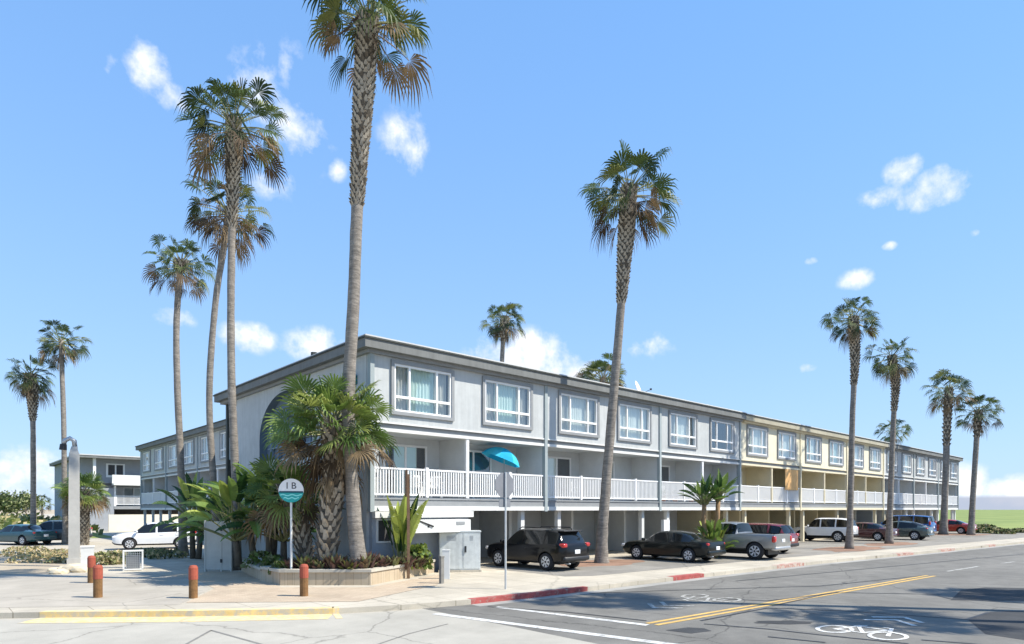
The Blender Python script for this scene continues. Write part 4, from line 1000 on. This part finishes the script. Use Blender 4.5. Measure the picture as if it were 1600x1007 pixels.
for i, (x, lab) in enumerate(((19.0,'small leafy potted plant, first of three behind the railing by the tall plant'),(20.2,'small leafy potted plant between two others behind balcony railing'),(21.9,'small leafy potted plant nearest the bird of paradise tree on balcony'))):
    r = thing('potted_plant', lab, 'plant', (X0 + x, Y0 + .35, 3.05), 0, 'potted plants on a balcony')
    g = MB(); g.lathe([(.13,0),(.18,.3),(.2,.32)], 12); g.build('pot', M('terracotta', (.34,.15,.09), .85, .15, 5), r)
    g = MB(); r2 = random.Random(i)
    for k in range(70):
        a = Vector((r2.uniform(-1,1), r2.uniform(-1,1), r2.uniform(0,1))).normalized(); q = Vector((0,0,.45)) + a*.28*r2.random()**.5; b_ = a.orthogonal().normalized()*.07; c_ = a.cross(b_)*.7
        g.face([q - b_, q + c_, q + b_, q - c_], r2.randrange(2))
    g.build('foliage', [G1, BAN2], r)
xa = 33.5
r = thing('plywood_board', 'orange plywood sheet closing half of a cream balcony', 'board', (X0 + xa, Y0 - .02, 4.0))
g = MB(); g.box(0, 2.1, -.07, -.05, 0, 1.48); g.box(0,2.1,-.05,-.02,0,.06); g.box(0,2.1,-.05,-.02,1.40,1.46); g.build('sheet', PLY, r)
r = thing('satellite_dish', 'white satellite dish on a mast above the roof edge', 'satellite dish', (31.0, 22.6, 8.83), R(200))
g = MB(); g.tube([(0,0,0),(0,0,.75)], .035, 8); g.build('mast', STEEL, r)
g = MB(); g.lathe([(.02,0),(.25,.03),(.42,.10),(.44,.10),(.25,.015),(.02,-.02)], 24, 'y', (0,0,.95)); d = g.build('dish', WHITE, r, smooth=True); d.rotation_euler = (R(20),0,0)
g = MB(); g.tube([(0,.02,.6),(0,.5,.75)], .015, 6); g.box(-.05,.05,.46,.56,.72,.82); g.build('feed_arm', DARKP, r)
r = thing('roof_unit', 'white boxy air unit on the roof beside the satellite dish', 'air conditioner', (31.9, 24.0, 8.83))
g = MB(); g.box(-.55,.55,-.45,.45,.1,1.0); g.box(-.5,-.4,-.4,.4,0,.1); g.box(.4,.5,-.4,.4,0,.1); g.build('housing', WHITEWALL, r)
g = MB()
for k in range(7): g.box(-.45,.45,-.462,-.45,.2+.1*k,.25+.1*k)
g.build('grille', GREYTRIM, r)
# utility meter box on the carport wall
r = thing('meter_box', 'white electric meter box on the carport wall behind dark sedan', 'meter box', (X0 + 19.05, Y0 + .35, 1.15))
g = MB(); g.box(-.28,.28,-.22,-.02,0,.85); g.build('box', WHITE, r); g = MB(); g.box(-.05,.05,-.12,-.06,-1.02,0); g.build('conduit', STEEL, r)
# ------------------------------------------------------------------ vehicles (local: nose to +x, origin on the ground)
def pchip(xs, ys, x):
    n = len(xs)
    if x <= xs[0]: return ys[0]
    if x >= xs[-1]: return ys[-1]
    h = [xs[i+1]-xs[i] for i in range(n-1)]; dl = [(ys[i+1]-ys[i])/h[i] for i in range(n-1)]
    def sl(i):
        if i == 0: return dl[0]
        if i == n-1: return dl[-1]
        a, b = dl[i-1], dl[i]
        return 0 if a*b <= 0 else 2*a*b/(a+b)
    for i in range(n-1):
        if x <= xs[i+1]:
            t = (x-xs[i])/h[i]; m0, m1 = sl(i)*h[i], sl(i+1)*h[i]
            return (2*t**3-3*t*t+1)*ys[i] + (t**3-2*t*t+t)*m0 + (-2*t**3+3*t*t)*ys[i+1] + (t**3-t*t)*m1
def rbox(name, c, s, bev, mat, parent, seg=2):
    bm = bmesh.new(); bmesh.ops.create_cube(bm, size=1)
    for v in bm.verts: v.co = Vector((v.co.x*s[0], v.co.y*s[1], v.co.z*s[2]))
    bmesh.ops.bevel(bm, geom=list(bm.edges), offset=bev, segments=seg, affect='EDGES', profile=.5)
    for f in bm.faces: f.smooth = True
    me = bpy.data.meshes.new(name); bm.to_mesh(me); bm.free(); me.materials.append(mat)
    return link(name, me, parent, c)
# station: x, zb, zs, zr, ws, wr
SPEC = {
 'hatch': dict(st=[(-2.27,.52,.92,.98,.66,.56),(-2.22,.38,1.0,1.07,.80,.70),(-2.12,.34,1.04,1.16,.88,.70),(-1.84,.30,1.07,1.58,.915,.62),(-1.0,.27,1.05,1.66,.925,.66),(0,.26,1.02,1.665,.925,.66),(.42,.26,1.00,1.60,.925,.63),(1.18,.26,.99,1.08,.92,.76),(1.85,.28,.93,.99,.89,.74),(2.16,.33,.80,.87,.80,.66),(2.27,.42,.66,.72,.66,.56)],
   side=(-1.93,1.02), pill=[(-1.28,-1.18),(-.12,-.02)], ws=(.44,1.14), rw=(-2.16,-1.86), wheel=(.355,-1.36,1.36), W=1.85, clad=True, tail=(-2.13,.72,1.02,.28,.17), rearz=1.04),
 'sedan': dict(st=[(-2.43,.50,.76,.82,.64,.54),(-2.37,.36,.90,.96,.80,.66),(-2.1,.28,.95,1.01,.885,.72),(-1.72,.24,.955,1.06,.91,.70),(-.95,.22,.94,1.36,.925,.60),(-.3,.21,.92,1.425,.925,.62),(.28,.21,.905,1.40,.925,.61),(1.12,.21,.89,.97,.92,.76),(1.9,.23,.83,.89,.88,.72),(2.28,.30,.70,.77,.78,.62),(2.43,.38,.58,.63,.62,.50)],
   side=(-1.5,.98), pill=[(-.36,-.27)], ws=(.30,1.08), rw=(-1.66,-.98), wheel=(.335,-1.42,1.42), W=1.85, clad=False, tail=(-2.24,.68,.85,.30,.15), rearz=.9),
 'coupe': dict(st=[(-2.38,.46,.80,.86,.62,.52),(-2.3,.36,.96,1.02,.80,.66),(-2.0,.28,1.0,1.10,.90,.68),(-1.1,.24,.97,1.44,.94,.60),(-.3,.22,.93,1.51,.94,.63),(.3,.22,.915,1.45,.935,.62),(1.2,.22,.90,.99,.93,.76),(1.9,.24,.83,.89,.88,.72),(2.25,.30,.70,.77,.78,.62),(2.38,.36,.56,.61,.62,.50)],
   side=(-1.6,1.05), pill=[(-.3,-.2)], ws=(.32,1.16), rw=(-1.9,-1.14), wheel=(.36,-1.44,1.44), W=1.88, clad=False, tail=(-2.2,.68,.94,.26,.10), rearz=.95),
 'offroad': dict(st=[(-2.2,.55,1.02,1.06,.74,.66),(-2.16,.45,1.08,1.14,.84,.74),(-2.08,.42,1.10,1.30,.89,.74),(-1.92,.40,1.12,1.72,.915,.68),(-1.0,.38,1.11,1.80,.92,.70),(.1,.37,1.10,1.80,.92,.70),(.42,.37,1.09,1.74,.92,.68),(1.0,.37,1.08,1.16,.915,.78),(1.8,.40,1.02,1.08,.90,.76),(2.12,.45,.92,.97,.84,.70),(2.2,.55,.78,.82,.72,.62)],
   side=(-1.97,.86), pill=[(-1.2,-1.1),(-.1,0)], ws=(.44,.96), rw=(-2.12,-1.94), wheel=(.40,-1.33,1.36), W=1.84, clad=True, tail=(-2.12,.76,1.0,.16,.26), rearz=1.08),
 'van': dict(st=[(-2.45,.50,1.04,1.10,.78,.68),(-2.4,.40,1.10,1.2,.88,.76),(-2.32,.36,1.12,1.4,.93,.76),(-2.2,.34,1.14,1.82,.95,.74),(-1.0,.32,1.12,1.92,.955,.77),(.6,.31,1.08,1.90,.955,.76),(.95,.31,1.06,1.80,.95,.72),(1.75,.31,1.02,1.12,.94,.78),(2.2,.34,.92,.98,.88,.74),(2.45,.42,.72,.78,.72,.60)],
   side=(-2.22,1.6), pill=[(-1.1,-1.0),(.05,.2)], ws=(.97,1.70), rw=(-2.36,-2.22), wheel=(.35,-1.5,1.5), W=1.92, clad=False, tail=(-2.34,.82,1.2,.14,.34), rearz=1.1),
 'pickup': dict(st=[(-2.72,.60,1.20,1.24,.86,.80),(-2.66,.52,1.22,1.26,.93,.86),(-2.2,.50,1.23,1.27,.96,.88),(-.84,.46,1.23,1.27,.965,.88),(-.80,.46,1.22,1.30,.965,.80),(-.66,.46,1.22,1.76,.965,.68),(-.2,.45,1.20,1.82,.965,.70),(.3,.45,1.19,1.80,.965,.69),(1.05,.45,1.17,1.26,.96,.82),(1.9,.46,1.12,1.18,.94,.80),(2.5,.52,1.0,1.08,.88,.76),(2.72,.60,.80,.86,.78,.66)],
   side=(-.72,.92), pill=[(-.02,.08)], ws=(.33,1.02), rw=(-.79,-.67), wheel=(.42,-1.72,1.72), W=1.93, clad=False, tail=(-2.66,.86,1.02,.16,.30), rearz=1.2, bed=True),
}
tmpl = {}
def wheel_set(parent, sp, W, rimmat=None):
    rw, xr, xf = sp['wheel']
    for x in (xr, xf):
        for s in (-1, 1):
            w = link('wheel', None, parent, (x, s*(W/2 - .125), rw)); w.empty_display_size = .1
            if s < 0: w.rotation_euler = (0, 0, math.pi)
            g = MB(); g.lathe([(rw*.62,-.10),(rw*.93,-.115),(rw,-.07),(rw,.07),(rw*.93,.115),(rw*.62,.10)], 26, 'y'); g.build('tyre', RUBBER, w, smooth=True)
            g = MB(); g.lathe([(rw*.64,.03),(rw*.64,.10),(rw*.58,.105),(rw*.56,.05)], 26, 'y'); g.lathe([(.05,.04),(.05,.09),(.02,.095)], 12, 'y')
            for k in range(7):
                a = 2*math.pi*k/7
                for d in (-.10, .10):
                    g.bar((.05*math.cos(a), .075, .05*math.sin(a)), (rw*.6*math.cos(a + d), .085, rw*.6*math.sin(a + d)), .06, .05)
            g.build('rim', rimmat or RIM, w)
def car(kind, name, label, cat, cx, y_rear, paint, rz=90, dy=0, group='cars parked nose in along the building', z=LAND + .005, clad=None, rails=False, spoiler=False, flip=False, rim=None):
    sp = SPEC[kind]; st = sp['st']; L_ = st[-1][0] - st[0][0]; W = sp['W']
    a = R(rz); c = Vector((cx, y_rear, z))
    if not flip: c = c + Vector((math.cos(a), math.sin(a), 0))*L_/2
    root = thing(name, label, cat, c, a, group)
    xs = [s[0] for s in st]; cols = list(zip(*st))
    X = set(xs) | set(sp['side']) | set(sp['ws']) | set(sp['rw'])
    for p in sp['pill']: X |= set(p)
    X = sorted(X); out = [X[0]]
    for q in X[1:]:
        n = max(1, math.ceil((q - out[-1])/.11)); p0 = out[-1]
        out += [p0 + (q-p0)*i/n for i in range(1, n+1)]
    X = out
    rings = []
    for x in X:
        zb, zs, zr, ws, wr = [pchip(xs, cols[k], x) for k in range(1, 6)]
        hgt = zr - zs
        half = [(0, zb), (ws*.80, zb), (ws*.955, zb + .09), (ws, zb + (zs - zb)*.52), (ws*.985, zs - .09), (ws*.945, zs), (wr + (ws*.945 - wr)*.05, zr - min(.085, hgt*.45)), (wr*.86, zr - min(.022, hgt*.2)), (0, zr)]
        rings.append(half)
    NV = 9; g = MB()
    for x, half in zip(X, rings):
        g.v += [(x, y, zz) for y, zz in half] + [(x, -y, zz) for y, zz in half[1:-1]][::-1]
    RN = NV*2 - 2
    def mi(i, j):
        xa, xb = X[i], X[i+1]; xm = (xa + xb)/2
        jj = j if j < NV - 1 else RN - 1 - j
        ha = min(rings[i][8][1] - rings[i][5][1], rings[i+1][8][1] - rings[i+1][5][1])
        if jj == 5 and sp['side'][0] <= xm <= sp['side'][1] and ha > .10 and not any(p[0] < xm < p[1] for p in sp['pill']): return 1
        if jj >= 6 and sp['ws'][0] < xm < sp['ws'][1]: return 3
        if jj >= 6 and sp['rw'][0] < xm < sp['rw'][1]: return 4
        if jj == 1 and sp['clad']: return 2
        return 0
    for i in range(len(X)-1):
        for j in range(RN):
            k = (j+1) % RN
            g.f.append((i*RN + j, (i+1)*RN + j, (i+1)*RN + k, i*RN + k)); g.m.append(mi(i, j))
    g.f.append(tuple(range(RN))); g.m.append(0); e = (len(X)-1)*RN
    g.f.append(tuple(range(e + RN - 1, e - 1, -1))); g.m.append(0)
    mats = [paint, CARGL, DARKP, CARGL, CARGL]
    body = g.build('body', mats, None, smooth=True, fix=True)
    rw, xr, xf = sp['wheel']
    cut = MB()
    for x in (xr, xf):
        for s in (-1, 1): cut.lathe([(rw + .055, s*(W/2 - .32)), (rw + .055, s*(W/2 + .3))], 28, 'y', (x, 0, rw + .01), 2)
    if sp.get('bed'): cut.box(-2.6, -.92, -.74, .74, .78, 1.6, 2)
    bpy.context.view_layer.update()
    co = cut.build('cutter', mats, fix=True); bpy.context.view_layer.update(); boolean(body, co)
    # split the glass from the body by material
    src = body.data
    def split(ids, nm, par):
        bm = bmesh.new(); bm.from_mesh(src)
        bmesh.ops.delete(bm, geom=[f for f in bm.faces if f.material_index not in ids], context='FACES')
        me = bpy.data.meshes.new(nm); bm.to_mesh(me); bm.free()
        for x in mats: me.materials.append(x)
        return link(nm, me, par)
    for ids, nm in (((3,), 'windscreen'), ((4,), 'rear_window')): split(ids, nm, root)
    bm = bmesh.new(); bm.from_mesh(src)
    todo = {f for f in bm.faces if f.material_index == 1}; groups = []
    while todo:
        stk = [todo.pop()]; grp = []
        while stk:
            f = stk.pop(); grp.append(f)
            for ed in f.edges:
                for q in ed.link_faces:
                    if q in todo: todo.discard(q); stk.append(q)
        groups.append([[tuple(v.co) for v in f.verts] for f in grp])
    bm.free()
    for grp in groups:
        g = MB()
        for f in grp: g.face(f)
        o = g.build('side_window', CARGL, root, smooth=True)
        bm = bmesh.new(); bm.from_mesh(o.data); bmesh.ops.remove_doubles(bm, verts=bm.verts, dist=1e-5); bm.to_mesh(o.data); bm.free()
    b2 = split((0, 2), 'body', root); bpy.data.objects.remove(body)
    b2.name = 'body'
    for f in b2.data.polygons: f.use_smooth = True
    try: b2.data.set_sharp_from_angle(angle=R(38))
    except Exception: pass
    g = MB(); g.box(-L_/2 + .5, L_/2 - .6, -W/2 + .42, W/2 - .42, .24, .62)
    for sy in (-.38, .38): g.box(-.15, .05, sy - .22, sy + .22, .6, 1.12)
    g.box(-1.05, -.9, -.6, .6, .6, 1.05); g.build('cabin', DARKP, root)
    wheel_set(root, sp, W, rim)
    tx, ty, tz, tl, th = sp['tail']
    for s in (-1, 1):
        rbox('tail_light', (tx, s*ty, tz), (tl, .26, th), .05, REDL, root)
        zf = st[-3][2] - .06
        rbox('headlight', (st[-2][0] - .06, s*(st[-2][4] - .10), st[-2][2] - .02), (.34, .24, .14), .05, WHITL, root)
        m = rbox('wing_mirror', (sp['ws'][1] - .16, s*(W/2 + .09), st[5][2] + .08), (.12, .2, .15), .04, paint, root)
        for hx in (sp['pill'][-1][0] - .22, sp['pill'][-1][0] - 1.05):
            if not sp.get('bed') or hx > -.8: rbox('door_handle', (hx, s*(W/2 - .012), st[5][2] - .14), (.2, .05, .035), .012, paint, root)
    rbox('number_plate', (st[0][0] - .005, 0, (st[0][1] + st[0][2])/2 + .04), (.03, .32, .16), .006, PLATE, root)
    rbox('rear_bumper', (st[0][0] + .12, 0, st[0][1] - .03), (.3, W*.86, .2), .07, DARKP if sp['clad'] else (STEEL if sp.get('bed') else paint), root)
    if not sp.get('bed'): rbox('exhaust', (st[0][0] + .1, .5, .3), (.3, .08, .07), .03, STEEL, root)
    if rails:
        for s in (-1, 1):
            g = MB(); g.tube([(-1.5, s*.60, 1.62), (-1.4, s*.61, 1.70), (.2, s*.61, 1.71), (.35, s*.60, 1.63)], .022, 6); g.build('roof_rail', DARKP, root)
    if spoiler: rbox('spoiler', (st[3][0] - .06, 0, st[3][3] + .0), (.34, 1.18, .05), .02, DARKP, root)
    return root
BLK = M('paint_black', (.006,.006,.007), .3, .1, 3, coat=.45, spec=.15)
DKG = M('paint_charcoal_green', (.010,.013,.012), .3, .1, 3, coat=.45, spec=.15)
GRY = M('paint_grey', (.27,.28,.28), .3, .06, 3, metal=.4, coat=.7)
DRED = M('paint_dark_red', (.16,.018,.02), .25, .08, 3, coat=.8)
WHT = M('paint_white', (.74,.75,.76), .25, .03, 3, coat=.8)
MAR = M('paint_maroon', (.075,.02,.022), .25, .08, 3, coat=.8)
GGR = M('paint_greygreen', (.075,.10,.095), .25, .08, 3, metal=.3, coat=.8)
BLU = M('paint_blue', (.02,.10,.30), .25, .08, 3, coat=.8)
RED = M('paint_red', (.36,.035,.02), .25, .08, 3, coat=.8)
TEA = M('paint_teal', (.02,.075,.09), .3, .1, 3, coat=.6)
SLT = M('paint_slate', (.06,.08,.085), .3, .1, 3, coat=.6)
car('hatch', 'parked_car', 'black hatchback with silver wheels and red tail lights beside pale blue cabinet', 'car', 19.15, 17.1, BLK, 93, rails=True, spoiler=True)
car('sedan', 'parked_car', 'long dark sedan parked between leaning palm and grey pickup', 'car', 26.75, 15.3, DKG, 92)
car('pickup', 'parked_pickup', 'grey pickup truck with open bed and chrome bumper', 'pickup truck', 30.55, 14.0, GRY, 91)
car('hatch', 'parked_car', 'dark red car showing above the grey pickup bed', 'car', 35.2, 15.6, DRED, 90)
car('offroad', 'parked_car', 'white boxy off-roader in the cream carport', 'car', 51.0, 18.0, WHT, 90)
car('sedan', 'parked_car', 'dark maroon sedan between white off-roader and grey green hatchback', 'car', 54.9, 16.4, MAR, 90)
car('coupe', 'parked_car', 'grey green fastback parked in front of the blue van', 'car', 58.6, 15.0, GGR, 90)
car('van', 'parked_van', 'bright blue van under the far carport', 'van', 67.2, 17.0, BLU, 90)
car('sedan', 'parked_car', 'red car near end of the building beside the last palms', 'car', 76.3, 15.8, RED, 90)
p = at_d(243, 800, 40.0)
car('hatch', 'parked_car', 'white crossover parked sideways outside the courtyard wing', 'car', p.x, p.y, WHT, 166, group='cars at the beach end', flip=True, z=LAND+.002)
p = at_d(32, 800, 44.5)
car('sedan', 'parked_car', 'small dark teal car beside the dune scrub', 'car', p.x, p.y, TEA, 120, group='cars at the beach end', flip=True, z=LAND+.002)
p = at_d(84, 800, 46)
car('hatch', 'parked_car', 'dark slate hatchback half hidden behind the concrete pillar', 'car', p.x, p.y, SLT, 165, group='cars at the beach end', flip=True, z=LAND+.002)
# ------------------------------------------------------------------ sky, sun, camera
SEL = R(50); sv = Vector((.60*math.cos(SEL), -.80*math.cos(SEL), math.sin(SEL)))
w = bpy.data.worlds.new('World'); scene.world = w; w.use_nodes = True
nt = w.node_tree; N = nt.nodes; L = nt.links; bg = N['Background']
sky = N.new('ShaderNodeTexSky'); sky.sky_type = 'NISHITA'; sky.sun_disc = False
sky.sun_elevation = SEL; sky.sun_rotation = math.atan2(sv.x, sv.y)
sky.air_density = 1.0; sky.dust_density = .1; sky.ozone_density = 1.6; sky.altitude = 0
SKY_S = .15
hs = N.new('ShaderNodeHueSaturation'); hs.inputs['Saturation'].default_value = 1.3
L.new(sky.outputs[0], hs.inputs['Color']); L.new(hs.outputs[0], bg.inputs[0]); bg.inputs[1].default_value = SKY_S
tc = N.new('ShaderNodeTexCoord'); sp = N.new('ShaderNodeSeparateXYZ'); L.new(tc.outputs['Generated'], sp.inputs[0])
def mth(op, a, b=None, c=None, clamp=False):
    n = N.new('ShaderNodeMath'); n.operation = op; n.use_clamp = clamp
    for i, q in enumerate((a, b, c)):
        if q is None: continue
        if isinstance(q, (int, float)): n.inputs[i].default_value = q
        else: L.new(q, n.inputs[i])
    return n.outputs[0]
az = mth('ARCTAN2', sp.outputs[0], sp.outputs[1]); el = mth('ARCSINE', sp.outputs[2])
def noise(sc, det, rough, dist=0, off=0):
    n = N.new('ShaderNodeTexNoise'); n.inputs['Scale'].default_value = sc; n.inputs['Detail'].default_value = det; n.inputs['Roughness'].default_value = rough; n.inputs['Distortion'].default_value = dist
    mp = N.new('ShaderNodeMapping'); mp.inputs['Location'].default_value = (off, off*.7, off*1.3); L.new(tc.outputs['Generated'], mp.inputs[0]); L.new(mp.outputs[0], n.inputs['Vector']); return n.outputs['Fac']
nz = noise(15, 10, .6, .12); nz2 = noise(60, 7, .62, .1, 3)
CL = [(235,108,30,34,.38),(268,150,26,20,.4),(400,125,32,40,.36),(455,200,48,56,.45),(425,262,36,36,.45),(452,120,16,40,.3),(634,222,30,36,.45),(527,266,11,14,.5),(272,496,26,17,.7),(388,528,36,20,.75),(500,540,44,22,.6),
      (820,556,70,34,1.0),(880,580,60,26,.85),(1450,296,60,28,1.1),(1412,270,26,26,1.0),(1385,308,34,16,.7),(1340,438,24,14,.75),(1268,408,9,6,.6),(1390,385,10,6,.6),(1522,365,8,6,.55),(1262,577,12,7,.6),(1585,766,46,22,1.2),(1512,752,30,26,1.1),(40,745,90,36,.8),(170,103,14,16,.35),(95,80,16,10,.3),(1000,540,40,14,.35)]
acc = None
for (x, y, rx, ry, s) in CL:
    a = (x - 800)/1000; a0 = YAW + math.atan(a); e0 = math.atan((796 - y)/1000*math.cos(math.atan(a))); k = math.cos(math.atan(a))**2
    ra = 1.22*rx/1000*k; re = 1.22*ry/1000*math.cos(math.atan(a))*math.cos(e0)**2
    u = mth('MULTIPLY', mth('SUBTRACT', az, a0), 1/ra); v = mth('MULTIPLY', mth('SUBTRACT', el, e0), 1/re)
    r2_ = mth('MULTIPLY_ADD', u, u, mth('MULTIPLY', v, v))
    q = mth('MULTIPLY', mth('SUBTRACT', 1.0, mth('MINIMUM', r2_, 3.0)), s)
    acc = q if acc is None else mth('MAXIMUM', acc, q)
n1 = mth('MULTIPLY_ADD', mth('SUBTRACT', nz, .5), 4.2, mth('MULTIPLY', mth('SUBTRACT', nz2, .5), 1.1))
dens = mth('MULTIPLY', mth('ADD', mth('MULTIPLY', acc, 1.0), mth('SUBTRACT', n1, .0)), .8, None, True)
dens = mth('MULTIPLY', dens, mth('MULTIPLY', mth('ADD', acc, .55), 1.4, None, True))
dens = mth('MINIMUM', dens, .95)
cr = N.new('ShaderNodeMix'); cr.data_type = 'RGBA'; cr.inputs[6].default_value = (.74,.80,.93,1); cr.inputs[7].default_value = (1,1,1,1); L.new(mth('MULTIPLY_ADD', dens, .9, mth('MULTIPLY', mth('SUBTRACT', nz, .5), 1.6), True), cr.inputs[0])
cb = N.new('ShaderNodeBackground'); L.new(cr.outputs[2], cb.inputs[0]); cb.inputs[1].default_value = .66
hz_ = mth('POWER', mth('SUBTRACT', 1.0, mth('MULTIPLY', mth('MAXIMUM', el, 0.0), 1/R(170)), None, True), 1.6)
hb = N.new('ShaderNodeBackground'); hb.inputs[0].default_value = (.30,.55,1.0,1); hb.inputs[1].default_value = .56
hc = N.new('ShaderNodeMix'); hc.data_type = 'RGBA'; hc.inputs[6].default_value = (.29,.54,1.0,1); hc.inputs[7].default_value = (.50,.72,1.0,1); L.new(mth('POWER', mth('SUBTRACT', 1.0, mth('MULTIPLY', mth('MAXIMUM', el, 0.0), 1/R(42)), None, True), 2.0), hc.inputs[0]); L.new(hc.outputs[2], hb.inputs[0])
mh = N.new('ShaderNodeMixShader'); L.new(mth('MULTIPLY', hz_, .95), mh.inputs[0]); L.new(bg.outputs[0], mh.inputs[1]); L.new(hb.outputs[0], mh.inputs[2]); bg = mh
mx = N.new('ShaderNodeMixShader'); L.new(dens, mx.inputs[0]); L.new(bg.outputs[0], mx.inputs[1]); L.new(cb.outputs[0], mx.inputs[2])
# low marine layer along the horizon toward the open field
mlay = mth('MULTIPLY', mth('SUBTRACT', R(1.05), el), 1/R(.25), None, True)
side_ = mth('MULTIPLY', mth('SUBTRACT', az, YAW + R(18)), 1/R(8), None, True)
mlay = mth('MULTIPLY', mth('MULTIPLY', mlay, side_), .85)
mb = N.new('ShaderNodeBackground'); mb.inputs[0].default_value = (.60,.65,.80,1); mb.inputs[1].default_value = .48
mx2 = N.new('ShaderNodeMixShader'); L.new(mlay, mx2.inputs[0]); L.new(mx.outputs[0], mx2.inputs[1]); L.new(mb.outputs[0], mx2.inputs[2])
L.new(mx2.outputs[0], N['World Output'].inputs['Surface'])
sun = bpy.data.lights.new('sun', 'SUN'); sun.energy = 3.9; sun.angle = R(.5); sun.color = (1.0, .94, .83)
so = bpy.data.objects.new('sun', sun); col.objects.link(so); so.rotation_euler = sv.to_track_quat('Z', 'Y').to_euler(); so.location = (0, -20, 60)
cam = bpy.data.cameras.new('camera'); cam.sensor_width = 36; cam.lens = 22.5; cam.shift_y = (HZ - 503.5)/1600; cam.clip_end = 12000; cam.clip_start = .1
co = bpy.data.objects.new('camera', cam); col.objects.link(co); co.location = (0, 0, CH); co.rotation_euler = (R(90), 0, -YAW); scene.camera = co
vs = scene.view_settings; vs.view_transform = 'Standard'; vs.look = 'None'; vs.gamma = 1; vs.exposure = .9
scene.cycles.max_bounces = 6; scene.cycles.diffuse_bounces = 3; scene.cycles.transparent_max_bounces = 12; scene.cycles.use_denoising = True
